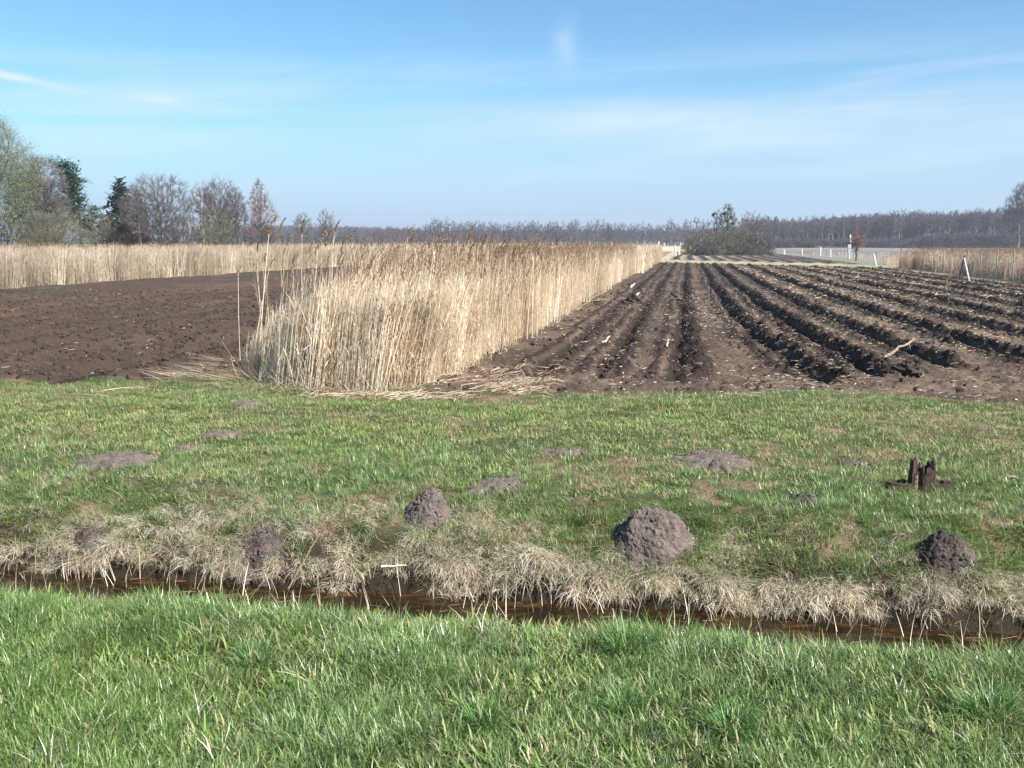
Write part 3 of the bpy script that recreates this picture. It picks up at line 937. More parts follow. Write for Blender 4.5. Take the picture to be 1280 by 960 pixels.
# ------------------------------------------------------------------ reeds
def reed_clump(n, rad, H, mat, plume_p, lean=.12, leaves=True, k=3, r0=.0032, name='reed_clump', leanx=.05):
    V_, F_, A_ = [], [], []
    vp, fp, ap = [], [], []
    r = rad * np.sqrt(U(0, 1, n)); a = U(0, 2 * PI, n)
    B = np.stack([r * np.cos(a), r * np.sin(a), np.full(n, -.02)], 1)
    Hs = U(H[0], H[1], n)
    az_ = U(0, 2 * PI, n); ln = np.abs(rs.normal(0, lean, n)); bd = rs.normal(0, .10, n)
    seg = 4
    pts = [B]
    for i in range(seg):
        u = (i + .5) / seg
        th = ln * 1.0 + bd * u
        d = np.stack([np.sin(th) * np.cos(az_) + leanx, np.sin(th) * np.sin(az_), np.cos(th)], 1)
        pts.append(pts[-1] + d * (Hs / seg)[:, None])
    for i in range(seg):
        ra = r0 * (1 - .45 * i / seg); rb = r0 * (1 - .45 * (i + 1) / seg)
        V, Qf = tubes(pts[i], pts[i + 1], np.full(n, ra), np.full(n, rb), k)
        V_.append((V, Qf)); A_.append(np.repeat(a / (2 * PI), 2 * k))
    if leaves:
        m2 = int(n * 1.3)
        pick = rs.randint(0, n, m2); u = U(.08, .9, m2) * seg
        i0 = np.minimum(u.astype(int), seg - 1); f = (u - i0)[:, None]
        P = np.stack(pts, 0)
        pos = P[i0, pick] * (1 - f) + P[i0 + 1, pick] * f
        V, Qf, mm = blades(pos, U(0, 2 * PI, m2), U(.2, .9, m2), U(.2, 2.2, m2), U(.10, .34, m2), U(.005, .010, m2), 3, U(-1, 1, m2))
        V_.append((V, Qf)); A_.append(np.repeat(U(0, 1, m2), mm))
    V, Qf = join(V_)
    rnd = np.concatenate(A_)
    tops = pts[-1]; tdir = pts[-1] - pts[-2]
    has = U(0, 1, n) < plume_p
    parts = []; ra_ = []
    for t0, d0 in zip(tops[has], tdir[has]):
        pv, pf, pm = plume(t0, d0)
        parts.append((pv, pf)); ra_.append(pm)
    me = bpy.data.meshes
    if parts:
        V2, F2 = join(parts)
        Vt, Ft = join([(V, Qf), (V2, F2)])
        mesh = mesh_np(name, Vt, Ft, mat, False, {'rnd': np.concatenate([rnd] + ra_)})
        mesh.materials.append(M['plume'])
        mi = np.zeros(len(Ft), np.int32); mi[len(Qf):] = 1
        mesh.polygons.foreach_set('material_index', mi)
    else:
        mesh = mesh_np(name, V, Qf, mat, False, {'rnd': rnd})
    return mesh


def plume(t0, d0, L=None, n=34):
    """a nodding one-sided reed flower head"""
    L = L or U(.13, .22)
    d0 = d0 / np.linalg.norm(d0)
    az0 = U(-.6, .6)
    u = np.linspace(0, 1, 6)
    nod = np.array([math.cos(az0), math.sin(az0), 0.])
    P = [t0 - d0 * L * .35]
    for i in range(5):
        th = .25 * i
        d = d0 * math.cos(th * .6) + nod * math.sin(th * .6)
        P.append(P[-1] + d * L / 5 * 1.2)
    P = np.array(P)
    k = U(0, 1, n)
    i0 = np.minimum((k * 5).astype(int), 4); f = (k * 5 - i0)[:, None]
    pos = P[i0] * (1 - f) + P[i0 + 1] * f
    V, Qf, mm = blades(pos, az0 + rs.normal(0, 1.4, n), U(.2, 1.0, n), U(.3, 1.6, n), L * U(.16, .40, n) * (1.1 - .5 * k), U(.004, .009, n), 2, U(-1.5, 1.5, n), .25)
    return V, Qf, np.repeat(U(0, 1, n), mm)


front_v = [reed_clump(44, .22, (.72, 1.22), M['reed'], .0, .10) for _ in range(6)]
sparse_v = [reed_clump(5, .25, (1.15, 1.62), M['reed'], .75, .10) for _ in range(6)]
low_v = [reed_clump(22, .22, (.45, 1.0), M['reed'], 0, .32) for _ in range(4)]
mid_v = [reed_clump(38, .26, (.95, 1.5), M['reed'], .30, .10, r0=.004) for _ in range(6)]
far_v = [reed_clump(38, .5, (.95, 1.52), M['reed'], .16, .08, leaves=True, r0=.009) for _ in range(4)]
bed_v = [reed_clump(60, .55, (.95, 1.5), M['reed_bed'], .10, .12, r0=.007) for _ in range(4)]
tawny_v = [reed_clump(46, .5, (.9, 1.25), M['reed_far'], .45, .10, r0=.008) for _ in range(4)]


def reed_strip(name, n, s0, s1, t0, t1, variants, sc, label, tpow=1.0, front=None, sides=True):
    s_ = U(s0, s1, n); u = U(0, 1, n) ** tpow
    t_ = t0 + (t1 - t0) * u
    if t0 < 11.5 and s1 < -2:
        fr_ = 9.42 + .95 * np.clip((-4.0 - s_) / 1.3, 0, 1.3) ** 1.2 + .75 * np.clip((s_ + 3.5) / .9, 0, 1.2) ** 1.3
        t_ = fr_ + (t_ - t0) * (t1 - fr_) / (t1 - t0)
    x, y = to_xy(s_, t_)
    z = gzs(x, y)
    rot = np.stack([U(-.04, .04, n), U(-.04, .04, n), U(-.5, .5, n)], 1)
    return x, y, z, rot, U(sc[0], sc[1], n)


def strip_scatter(name, sets, label):
    P, Rt, Sc, Ix, Vr = [], [], [], [], []
    for (n, s0, s1, t0, t1, variants, sc, tp) in sets:
        x, y, z, rot, s_ = reed_strip(name, n, s0, s1, t0, t1, variants, sc, label, tp)
        if name == 'reed_strip':
            ss, tt = to_st(x, y)
            s_ = s_ * (1 - .5 * sstep(-4.35, -5.2, ss) * sstep(14.5, 11.5, tt)) * (1 - .12 * sstep(.2, .7, fbm(ss * 1.5, tt * .9, 461, 3)))
            rot[:, 1] += .10 * sstep(13, 10.5, tt)
        P.append(np.stack([x, y, z], 1)); Rt.append(rot); Sc.append(s_)
        Ix.append(rs.randint(0, len(variants), n) + len(Vr)); Vr += variants
    scatter(name, np.concatenate(P), np.concatenate(Rt), np.concatenate(Sc), np.concatenate(Ix), Vr, label)


strip_scatter('reed_strip', [
    (400, -5.15, -2.95, 10.0, 14.5, front_v, (.86, 1.08), 1.15),
    (90, -5.2, -2.95, 10.0, 14.5, sparse_v, (.9, 1.06), 1),
    (110, -5.2, -2.9, 9.9, 11.0, low_v, (.5, 1.0), 1),
    (80, -3.0, -2.65, 11.2, 24.0, low_v, (.5, .9), 1),
    (430, -5.1, -2.75, 14.0, 26.0, mid_v, (.85, 1.02), 1),
    (60, -5.1, -2.75, 13.0, 30.0, sparse_v, (.95, 1.05), 1),
    (420, -5.2, -2.75, 25.0, 50.0, mid_v, (.82, 1.03), 1),
    (420, -5.3, -2.65, 48.0, 92.0, far_v, (.90, 1.02), 1),
], 'long strip of dry pale reeds with brown plumes between the two fields')

# single tall reeds that stand clear of the mass: each its own thing
def single_reed(H, label):
    root = empty('tall_reed', (0, 0, 0), label, 'reed', 'tall plumed reeds above the front of the reed strip')
    seg = 7
    p = np.array([0., 0, 0]); P = [p]
    ln = rs.normal(.05, .06); b = rs.normal(.03, .05)
    for i in range(seg):
        th = ln + b * i / seg
        p = p + np.array([math.sin(th) + .03, rs.normal(0, .02), math.cos(th)]) * H / seg
        P.append(p)
    P = np.array(P)
    rr_ = np.linspace(.0045, .0022, seg + 1)
    V, Qf = tubes(P[:-1], P[1:], rr_[:-1], rr_[1:], 5)
    link('stem', mesh_np('stem', V, Qf, M['reed'], True, {'rnd': np.full(len(V), U(.3, 1))}), root)
    nl = 3
    k = rs.randint(2, seg, nl)
    V, Qf, mm = blades(P[k], U(0, 2 * PI, nl), U(.15, .5, nl), U(.6, 2.0, nl), U(.08, .2, nl), U(.004, .006, nl), 4)
    link('leaves', mesh_np('leaves', V, Qf, M['reed'], False, {'rnd': np.repeat(U(.2, 1, nl), mm)}), root)
    V, Qf, pm = plume(P[-1], P[-1] - P[-2], U(.09, .14), 80)
    link('plume', mesh_np('plume', V, Qf, M['plume'], False, {'rnd': pm}), root)
    return root


reed_lab = 'tall dry reed with a brown plume, one of many standing above the reed strip'
REED_LABELS = {0: 'tallest plumed reed at the left end of the strip, in front of the reddish birch', 1: 'shorter plumed reed right beside the tallest one at the left end of the strip',
               2: 'plumed reed standing alone in front of the small lone bare tree', 6: 'plumed reed reaching above the horizon under the right one of the two lone bare trees',
               7: 'plumed reed just right of the dense plume cluster under the two lone bare trees', 9: 'isolated thin reed leaning over the left field, leftmost of all the plumed reeds',
               10: 'isolated plumed reed between the leftmost leaning reed and the dense corner', 15: 'plumed reed standing before the three last young spruces',
               18: 'plumed reed above the gap where the brown field shows through the strip', 24: 'plumed reed poking highest near the start of the dense brown plume band'}
protos = [single_reed(1.0, reed_lab) for _ in range(12)]
spots = [(330, 287, 11.8), (336, 312, 12.1), (365, 290, 12.3), (388, 288, 12.0), (391, 300, 11.6), (403, 296, 12.6), (412, 288, 12.2), (426, 295, 12.4),
         (398, 306, 12.8), (304, 342, 11.7), (322, 330, 11.9), (345, 325, 12.1), (361, 332, 12.0), (381, 328, 11.5), (440, 312, 12.4), (462, 316, 12.8),
         (453, 330, 12.2), (426, 335, 12.0), (508, 303, 13.0), (525, 305, 12.7), (545, 305, 13.1), (534, 318, 12.6), (494, 325, 12.6), (566, 312, 13.4),
         (581, 295, 13.4), (593, 308, 13.6), (598, 318, 13.2), (620, 303, 14.0), (616, 315, 13.8), (634, 309, 14.4), (655, 308, 14.9), (642, 318, 14.2),
         (668, 312, 15.2), (675, 305, 15.6), (570, 325, 13.0), (518, 330, 12.7), (472, 338, 12.2), (610, 325, 13.6), (650, 322, 14.6), (680, 316, 15.8),
         (408, 325, 11.9), (417, 312, 12.7), (352, 305, 12.4), (374, 310, 12.5)]
for _ in range(46):
    D = U(13.2, 22)
    s_ = U(-4.9, -2.8)
    xx, yy = to_xy(s_, D)
    spots.append((640 + F * xx / (yy * 1.0), 0, yy, xx))
for i, sp in enumerate(spots):
    if len(sp) == 4:
        xx, D = sp[3], sp[2]; top = U(1.42, 1.66)
    else:
        xx, D, top = at_depth(sp[0], sp[1], sp[2])
    zb = gz(xx, D)
    H = top - zb
    xx -= .08 * H
    src = protos[i % 12]
    o = src if i < 12 else copy_tree(src)
    o.location = (xx, D, zb)
    o.rotation_euler = (0, 0, U(-.5, .5))
    o['label'] = REED_LABELS.get(i, reed_lab)
    o.scale = (H, H, H)

# bent and fallen reeds sweeping out of the front corner
n = 1000
ss_ = U(-5.35, -2.9, n)
tt_ = 9.38 + .95 * np.clip((-4.0 - ss_) / 1.3, 0, 1.3) ** 1.2 + .75 * np.clip((ss_ + 3.5) / .9, 0, 1.2) ** 1.3 + rs.normal(.05, .17, n)
xx, yy = to_xy(ss_, tt_)
sel = U(0, 1, n)
azm = rs.normal(.2, .5, n); azm = np.where(sel < .45, azm + PI, azm)
B = np.stack([xx, yy, gzs(xx, yy)], 1)
V, Qf, mm = blades(B, azm, U(.5, 1.55, n), U(-.5, .7, n), U(.10, .50, n), U(.003, .006, n), 6, U(-.8, .8, n), .4)
link('bent_reeds', mesh_np('bent_reeds', V, Qf, M['reed_bed'], False, {'rnd': np.repeat(U(0, 1, n), mm)}), kind='stuff', label='bent and fallen reeds at the foot of the front reed corner')
n = 240
xx = rs.normal(-3.5, .32, n); yy = rs.normal(10.75, .2, n)
azm = PI + rs.normal(.1, .35, n)
V, Qf, mm = blades(np.stack([xx, yy, gzs(xx, yy) + U(.01, .10, n)], 1), azm, U(1.3, 1.6, n), U(0, .2, n), U(.2, .55, n), U(.004, .007, n), 5, U(-.8, .8, n), .4)
link('fallen_reeds', mesh_np('fallen_reeds', V, Qf, M['reed'], False, {'rnd': np.repeat(U(0, 1, n), mm)}), kind='stuff', label='fallen straw-coloured reeds spilling left from the reed corner')

# left reed bed beyond the harrowed field, and tawny bed behind the fence
strip_scatter('left_reed_bed', [
    (900, -24.6, -22.9, 8, 130, bed_v, (.62, 1.12), 1),
    (1500, -40, -24.2, 5, 110, bed_v, (.60, 1.06), 1),
    (1100, -75, -40, 5, 105, bed_v, (.60, 1.06), 1),
], 'wide bed of pale dry reeds beyond the left field')
strip_scatter('tawny_reed_bed', [
    (420, 13.4, 15.4, 28, 63, tawny_v, (.6, 1.05), 1),
    (650, 15, 27, 28, 62, tawny_v, (.6, 1.05), 1),
    (60, 13.8, 17, 62, 72, tawny_v, (.3, .7), 1),
    (50, 16, 24, 72, 130, tawny_v, (.3, .6), 1),
], 'tawny dry reeds growing behind the wire fence')

# ------------------------------------------------------------------ trees
def crown_tree(H, Wd, N=700, base=.22, bf=.35, lead=.5, shape='oval', stems=1, rtip=.012, ntw=7, tl=.55, pw=.46, up=.5, spreadb=.12):
    """branches grown towards points spread through the crown; radii by the pipe rule. -> nodes, parents, radii, twigs"""
    zb = H * base
    d = rs.normal(0, 1, (N, 3)); d /= np.linalg.norm(d, axis=1, keepdims=True)
    rad = U(0, 1, N) ** .42
    q_ = d * rad[:, None]
    if shape == 'dome':
        q_[:, 2] = np.abs(q_[:, 2]) * 2 - 1
    u = (q_[:, 2] + 1) * .5
    hr = np.linalg.norm(q_[:, :2], axis=1, keepdims=True) + 1e-6
    if shape == 'cone':
        q_[:, :2] *= (1.35 * (1 - u) ** .7 + .12)[:, None]
    elif shape == 'vase':
        q_[:, :2] *= (.55 + .65 * u)[:, None]
    elif shape == 'column':
        q_[:, :2] = q_[:, :2] / np.maximum(hr, .25) * np.minimum(hr, 1) ** .5 * .8
        q_[:, :2] *= (.55 + .6 * np.sin(np.clip(u, 0, 1) * PI))[:, None]
    lob = 1 + .28 * fbm(np.arctan2(q_[:, 1], q_[:, 0]) * 1.4 + H * 7, u * 3.5, rs.randint(999), 2)
    pts = np.stack([q_[:, 0] * Wd * .5 * lob, q_[:, 1] * Wd * .5 * lob, zb + (H - zb) * u * (.92 + .08 * lob)], 1)
    nodes, par = [], []
    for sN in range(stems):
        a = 2 * PI * sN / stems + U(-.4, .4)
        off = np.array([math.cos(a), math.sin(a), 0]) * (0 if stems == 1 else Wd * spreadb)
        top = zb + (H - zb) * lead
        ns = 7
        drift = np.array([U(-.03, .03), U(-.03, .03), 0]) * H
        first = len(nodes)
        for i in range(ns + 1):
            f = i / ns
            nodes.append(off * (.5 + f) + drift * f * f + np.array([0, 0, -.12 + (top + .12) * f]) + rs.normal(0, .006 * H, 3) * [1, 1, 0] * (i > 0))
            par.append(-1 if i == 0 else first + i - 1)
    n0 = len(nodes)
    P = np.zeros((n0 + N, 3)); P[:n0] = nodes
    path = np.zeros(n0 + N); parent = np.full(n0 + N, -1)
    for i in range(n0):
        parent[i] = par[i]
        if par[i] >= 0:
            path[i] = path[par[i]] + np.linalg.norm(P[i] - P[par[i]])
    ctr = np.array([0, 0, zb * .9])
    order = np.argsort(np.linalg.norm(pts - ctr, axis=1))
    blocked = np.zeros(n0 + N, bool)
    blocked[:n0] = P[:n0, 2] < zb * .72
    m = n0
    for k in order:
        p = pts[k]
        dv = P[:m] - p
        c = np.sqrt((dv * dv).sum(1)) + bf * path[:m] + up * np.maximum(dv[:, 2], 0) + blocked[:m] * 1e3
        j = int(np.argmin(c))
        P[m] = p; parent[m] = j; path[m] = path[j] + math.sqrt((dv[j] ** 2).sum()); m += 1
    cnt = np.ones(m)
    for i in range(m - 1, n0 - 1, -1):
        cnt[parent[i]] += cnt[i]
    for sN in range(stems):
        for i in range(7, 0, -1):
            cnt[sN * 8 + i - 1] += cnt[sN * 8 + i]
    rr_ = rtip * cnt ** pw
    # smooth each branch towards its parent's line a little
    for i in range(n0, m):
        g = parent[parent[i]] if parent[parent[i]] >= 0 else parent[i]
        P[i] += (P[parent[i]] - P[g]) * .10
    idn = np.arange(m)
    ok = parent >= 0
    # twigs
    src = rs.randint(n0, m, N * ntw)
    pd = P[src] - P[parent[src]]
    pd /= np.maximum(np.linalg.norm(pd, axis=1, keepdims=True), 1e-6)
    out = P[src] - np.array([0, 0, zb + (H - zb) * .3]); out /= np.maximum(np.linalg.norm(out, axis=1, keepdims=True), 1e-6)
    dd = pd * .9 + out * .6 + rs.normal(0, .62, pd.shape) + np.array([0, 0, .25])
    dd /= np.linalg.norm(dd, axis=1, keepdims=True)
    L_ = tl * U(.4, 1.25, len(src))
    t0 = P[src] - pd * U(0, .5, len(src))[:, None] * np.minimum(tl, 1)
    t1 = t0 + dd * L_[:, None]
    return P, parent, rr_, idn[ok], n0, (t0, t1)


def ribbons(A, B, wd):
    """thin tapering slivers for twigs"""
    n = len(A)
    d = B - A
    s_ = np.cross(d, rs.normal(0, 1, (n, 3))); s_ /= np.maximum(np.linalg.norm(s_, axis=1, keepdims=True), 1e-9)
    V = np.stack([A - s_ * wd, A + s_ * wd, B + s_ * wd * .45, B - s_ * wd * .45], 1).reshape(-1, 3)
    return V, np.arange(4 * n).reshape(-1, 4)


def tree_meshes(ct, trunk, twig, tw=.008, thick=.18):
    P, parent, rr_, idn, n0, (t0, t1) = ct
    big = idn[(idn < n0) | (rr_[idn] > rr_.max() * thick)]
    sm = np.setdiff1d(idn, big)
    Va, Qa = tubes(P[parent[big]], P[big], np.minimum(rr_[parent[big]], rr_[big] * 1.6), rr_[big], 6)
    parts = [tubes(P[parent[sm]], P[sm], np.minimum(rr_[parent[sm]], rr_[sm] * 1.7), rr_[sm], 3), ribbons(t0, t1, tw)]
    Vb, Qb = join(parts)
    return mesh_np('trunk', Va, Qa, M[trunk], True), mesh_np('crown', Vb, Qb, M[twig], False)


def leaf_cloud(pts, n, size, spread):
    pk = pts[rs.randint(0, len(pts), n)] + rs.normal(0, spread, (n, 3))
    V, Qf, mm = blades(pk, U(0, 2 * PI, n), U(0, 2.4, n), U(-.5, .5, n), U(size * .6, size * 1.3, n), U(size * .4, size * .7, n), 1, U(-1, 1, n), .5)
    return V, Qf, np.repeat(U(0, 1, n), mm)


BARE = dict(N=750, base=.16, bf=.30, lead=.35, shape='oval', ntw=9, tl=.75)
TALL = dict(N=420, base=.26, bf=.22, lead=.88, shape='column', ntw=8, tl=.6)
CONE = dict(N=480, base=.14, bf=.22, lead=.9, shape='cone', ntw=9, tl=.6)
SHRUB = dict(N=420, base=.0, bf=.5, lead=.12, shape='dome', stems=5, ntw=16, tl=.6, pw=.36)


def var(base_, **kw):
    d = dict(base_); d.update(kw); return d


def bare_tree(D, px, top, label, P, width=None, trunk='bark', twig='twig', tw=.0085, leaves=None, name='bare_tree', group=None, cat='tree', **kw):
    x, y, H = at_depth(px, top, D)
    Wd = width / F * D
    sc = H / 9
    pr = var(P, **kw)
    pr['tl'] = pr['tl'] * (sc if cat == 'tree' else max(.35, H / 4.5))
    rt_ = pr.pop('rtip', .008)
    ct = crown_tree(H * .97, Wd * .93, rtip=rt_ * (D / 100), **pr)
    root = empty(name, (x, y, 0), label, cat, group)
    a_, b_ = tree_meshes(ct, trunk, twig, tw * D / 100)
    link('trunk', a_, root)
    link('crown', b_, root)
    if leaves:
        mt, nl, sz, spd = leaves
        V, Qf, rn = leaf_cloud(ct[5][1], nl, sz, spd)
        link('foliage', mesh_np('foliage', V, Qf, M[mt], False, {'rnd': rn}), root)
    return root


def seg_mesh(name, segs, mat, k=3, smooth=False):
    V, Qf = tubes([s[0] for s in segs], [s[1] for s in segs], np.array([s[2] for s in segs]), np.array([s[3] for s in segs]), k)
    return mesh_np(name, V, Qf, mat, smooth)


def conifer(D, px, top, width, label, kind='spruce', name='spruce_tree', group=None, whorls=26, base_frac=.06, root=None, dense=1.0, mats=None):
    x, y, H = at_depth(px, top, D)
    wn = width / F * D * .5
    segs = [(np.array([0, 0, -.1]), np.array([0, 0, H * .5]), .16 * H / 9, .09 * H / 9, 0), (np.array([0, 0, H * .5]), np.array([0, 0, H * .985]), .09 * H / 9, .01, 0)]
    nd, nr_ = [], []
    if kind == 'spruce':
        for wI in range(whorls):
            u = base_frac + (1 - base_frac) * wI / whorls
            z = H * u
            Rr = wn * (1 - u) ** .8 * random.uniform(.72, 1.18) + .03 * H * .3
            for b_ in range(7):
                a = random.uniform(0, 2 * PI); rl = Rr * random.uniform(.6, 1.12)
                dr = np.array([math.cos(a), math.sin(a), 0])
                tip = np.array([0, 0, z]) + dr * rl + np.array([0, 0, -.22 * rl + .1 * rl * random.random()])
                segs.append((np.array([0, 0, z]), tip, .02, .006, 1))
                m_ = max(3, int(10 * dense * rl / wn + 3))
                f = U(.15, 1.05, m_)[:, None]
                nd.append(np.array([[0, 0, z]]) * (1 - f) + tip[None] * f + rs.normal(0, .05 * wn, (m_, 3)) * [1, 1, .6])
    else:
        for wI in range(30):
            u = .28 + .7 * wI / 30
            z = H * u
            Rr = wn * (.06 + 1.25 * (1 - u)) * random.uniform(.25, 1.25)
            a = random.uniform(0, 2 * PI)
            tip = np.array([math.cos(a) * Rr, math.sin(a) * Rr, z + Rr * .25])
            segs.append((np.array([0, 0, z - .2]), tip, .05, .02, 1))
            for c in range(3):
                cc = tip * random.uniform(.6, 1.0) + np.array([0, 0, z * 0]) + rs.normal(0, .16 * wn, 3)
                cc[0] -= wn * .9 * (u - .5)
                cc[2] = z + Rr * .25 * random.uniform(.4, 1.1) + random.gauss(0, .05 * wn)
                nd.append(cc + rs.normal(0, 1, (44, 3)) * np.array([.15, .15, .08]) * wn)
    nd = np.concatenate(nd)
    n = len(nd)
    sz = wn * (.22 if kind == 'spruce' else .17)
    V, Qf, mm = blades(nd, U(0, 2 * PI, n), U(1.0, 2.1, n), U(-.3, .5, n), U(sz * .7, sz * 1.6, n), U(sz * .3, sz * .6, n), 1, U(-1, 1, n), .3)
    rt = empty(name, (x, y, 0), label, 'tree', group)
    link('trunk', seg_mesh('trunk', segs, M['bark_dark'], 5, smooth=True), rt)
    link('crown', mesh_np('crown', V, Qf, M['pine_needle' if kind == 'pine' else 'needle'], False, {'rnd': np.repeat(U(0, 1, n), mm)}), rt)
    return rt


# left group
bare_tree(90, -18, 138, 'tall willow with fresh yellow-green leaves, cut off by the left edge', BARE, 104, N=1200, lead=.5, leaves=('willow_leaf', 24000, .11, .24), name='willow_tree')
bare_tree(98, 44, 191, 'dense dark bare tree between the leafy willow and the pine', BARE, 76, trunk='bark_dark', N=1500, stems=3, base=.05, spreadb=.1, tw=.011, ntw=11)
bare_tree(92, 62, 258, 'low tangled thicket under the pine and the dense bare tree', SHRUB, 92, trunk='bark_dark', twig='twig_olive', N=800, name='thicket', cat='shrub')
bare_tree(97, 12, 262, 'low grey thicket under the willow', SHRUB, 80, trunk='bark_dark', twig='twig', name='thicket', cat='shrub', N=600)
conifer(104, 94, 200, 60, 'green pine with an open leaning crown behind the thicket', 'pine', 'pine_tree')
bare_tree(103, 112, 254, 'small grey bare tree just right of the pine', BARE, 46, twig='twig_olive', N=420, base=.05)
conifer(102, 149, 224, 82, 'tall dark spruce beside the broad spreading bare tree', 'spruce', 'spruce_tree', whorls=30, dense=1.6)
conifer(108, 172, 236, 44, 'dark spruce half hidden behind the thin pale-trunked tree', 'spruce', 'spruce_tree', whorls=26, dense=1.3)
bare_tree(95, 171, 226, 'thin pale-trunked tree in front of the dark spruces', TALL, 46, trunk='bark')
bare_tree(96, 196, 213, 'broad spreading bare tree, widest crown of the left group', BARE, 92, trunk='bark_dark', N=1100)
bare_tree(98, 212, 264, 'low brown bush at the foot of the broad bare tree', SHRUB, 70, twig='twig', name='bush', cat='shrub')
bare_tree(97, 166, 286, 'rusty brown bush at the foot of the dark spruces', SHRUB, 50, twig='twig_red', name='bush', cat='shrub')
bare_tree(100, 250, 226, 'slim birch with a white trunk at the left of the middle clump', TALL, 40, trunk='birch', twig='twig', name='birch_tree')
bare_tree(102, 273, 220, 'rounded bare tree with rising limbs in the middle clump', BARE, 64, N=900, shape='vase', base=.1)
bare_tree(104, 294, 232, 'slim bare tree just left of the reddish birch', TALL, 34)
bare_tree(99, 268, 264, 'low olive bush under the middle clump', SHRUB, 66, twig='twig_olive', name='bush', cat='shrub')
bare_tree(100, 323, 222, 'reddish bare birch with a pointed crown, rightmost of the left group', CONE, 44, twig='twig_red', name='birch_tree')
bare_tree(100, 326, 272, 'low grey bush under the reddish birch', SHRUB, 54, twig='twig', name='bush', cat='shrub')
bare_tree(98, 130, 268, 'low grey bush between the pine and the tall spruce', SHRUB, 54, twig='twig_olive', name='bush', cat='shrub')
bare_tree(103, 232, 276, 'sparse low bush in the gap right of the broad bare tree', SHRUB, 50, twig='twig', name='bush', cat='shrub', N=260)
# lone small trees and young spruces farther off
bare_tree(180, 377, 262, 'small lone bare tree, left of the pair in front of the far wood', BARE, 24, N=260, tw=.007)
bare_tree(178, 407, 261, 'small lone bare tree, right of the pair in front of the far wood', BARE, 28, N=300, shape='vase', tw=.007)
bare_tree(200, 434, 281, 'tiny bare tree behind the young spruces', BARE, 16, N=160, tw=.007)
for k, (px, tp, wd) in enumerate([(342, 289, 13), (351, 288, 14), (360, 290, 13), (369, 288, 12), (379, 291, 14), (393, 288, 13), (401, 290, 12), (414, 291, 12),
                                  (430, 291, 10), (437, 288, 10), (445, 290, 10)]):
    place = ['leftmost', 'second from left', 'third from left', 'fourth from left', 'fifth from left', 'sixth from left', 'seventh from left', 'last on the right'][k] if k < 8 else ['left one', 'middle one', 'right one'][k - 8]
    row = ' of eight beyond the left reed bed' if k < 8 else ' of three right of the two lone bare trees'
    conifer(195 + (k % 3) * 4, px, tp, wd, 'young spruce, ' + place + row, 'spruce', 'young_spruce', 'young spruces beyond the left reed bed', whorls=10, dense=.5)
for (px, tp, wd, lb) in ((459, 283, 8, 'slender young spruce, tallest of the last three before the bare tree row'), (468, 291, 8, 'young spruce in the middle of the last three before the bare tree row'), (476, 290, 9, 'young spruce nearest the bare tree row')):
    conifer(205, px, tp, wd, lb, 'spruce', 'young_spruce', 'young spruces beyond the left reed bed', whorls=10, dense=.5)

# shrub island in the right field
ISL = 122
for (px, tp, wd, tw, st, lb, D) in [
        (872, 294, 50, 'twig_olive', 12, 'dark dense willow shrub at the left end of the shrub island', 120),
        (900, 288, 54, 'twig_olive', 12, 'greenish willow shrub in the middle of the shrub island', 121),
        (925, 287, 50, 'twig_olive', 12, 'greenish shrub under the tall mistletoe tree', 123),
        (948, 291, 50, 'twig', 12, 'greyish-brown shrub at the right end of the shrub island', 121),
        (885, 300, 44, 'twig', 10, 'low brown shrub at the front of the shrub island', 117),
        (935, 302, 56, 'twig', 10, 'low spreading shrub at the front right of the shrub island', 118)]:
    bare_tree(D, px, tp, lb, SHRUB, wd, trunk='bark_dark', twig=tw, name='willow_shrub', cat='shrub', N=560, tw=.010,
              leaves=('willow_leaf', 900, .07, .12) if tw == 'twig_olive' else None)


def mistletoe(root, H, balls, D):
    for (dx, py, rad) in balls:
        z = CAMH + ray(640, py)[2] * D
        n = 420
        d = rs.normal(0, 1, (n, 3)); d /= np.linalg.norm(d, axis=1, keepdims=True)
        c = np.array([dx, 0, z])
        V, Qf = tubes(np.repeat(c[None], n, 0), c + d * rad * U(.7, 1.1, n)[:, None], np.full(n, .018), np.full(n, .014))
        link('mistletoe', mesh_np('mistletoe', V, Qf, M['needle'], False, {'rnd': np.repeat(U(.3, 1, n), 6)}), root)


t = bare_tree(124, 897, 259, 'thin crooked bare tree with one mistletoe ball, left above the shrub island', TALL, 14, trunk='bark_dark', N=120, base=.45)
mistletoe(t, 6, [(-.55, 269, .22)], 124)
t = bare_tree(125, 911, 253, 'tallest tree of the shrub island, with clumps of mistletoe', TALL, 24, trunk='bark_dark', twig='twig_olive', N=380)
mistletoe(t, 6, [(-.5, 268, .26), (.1, 262, .2), (.35, 272, .22), (-.2, 277, .2), (.6, 280, .18)], 125)
bare_tree(128, 941, 261, 'rounded purplish bare tree behind the right of the shrub island', BARE, 42, twig='twig', N=330, tw=.006)
bare_tree(150, 868, 269, 'bare tree rising behind the left end of the shrub island', BARE, 36, twig='twig_purple', N=220, tw=.006)
bare_tree(150, 884, 272, 'low bare tree behind the shrub island, beside the thin crooked one', BARE, 30, twig='twig_purple', N=160, tw=.006)
# small tree by the fence with withered leaves
bare_tree(80, 1072, 292, 'small tree with withered rusty leaves standing at the fence', BARE, 17, trunk='bark_dark', twig='twig_red', N=160, base=.4, leaves=('rust_leaf', 900, .09, .08), name='young_oak')
bare_tree(210, 1279, 226, 'tall bare tree above the wood, cut off by the right edge', BARE, 40, twig='twig_purple', N=700)

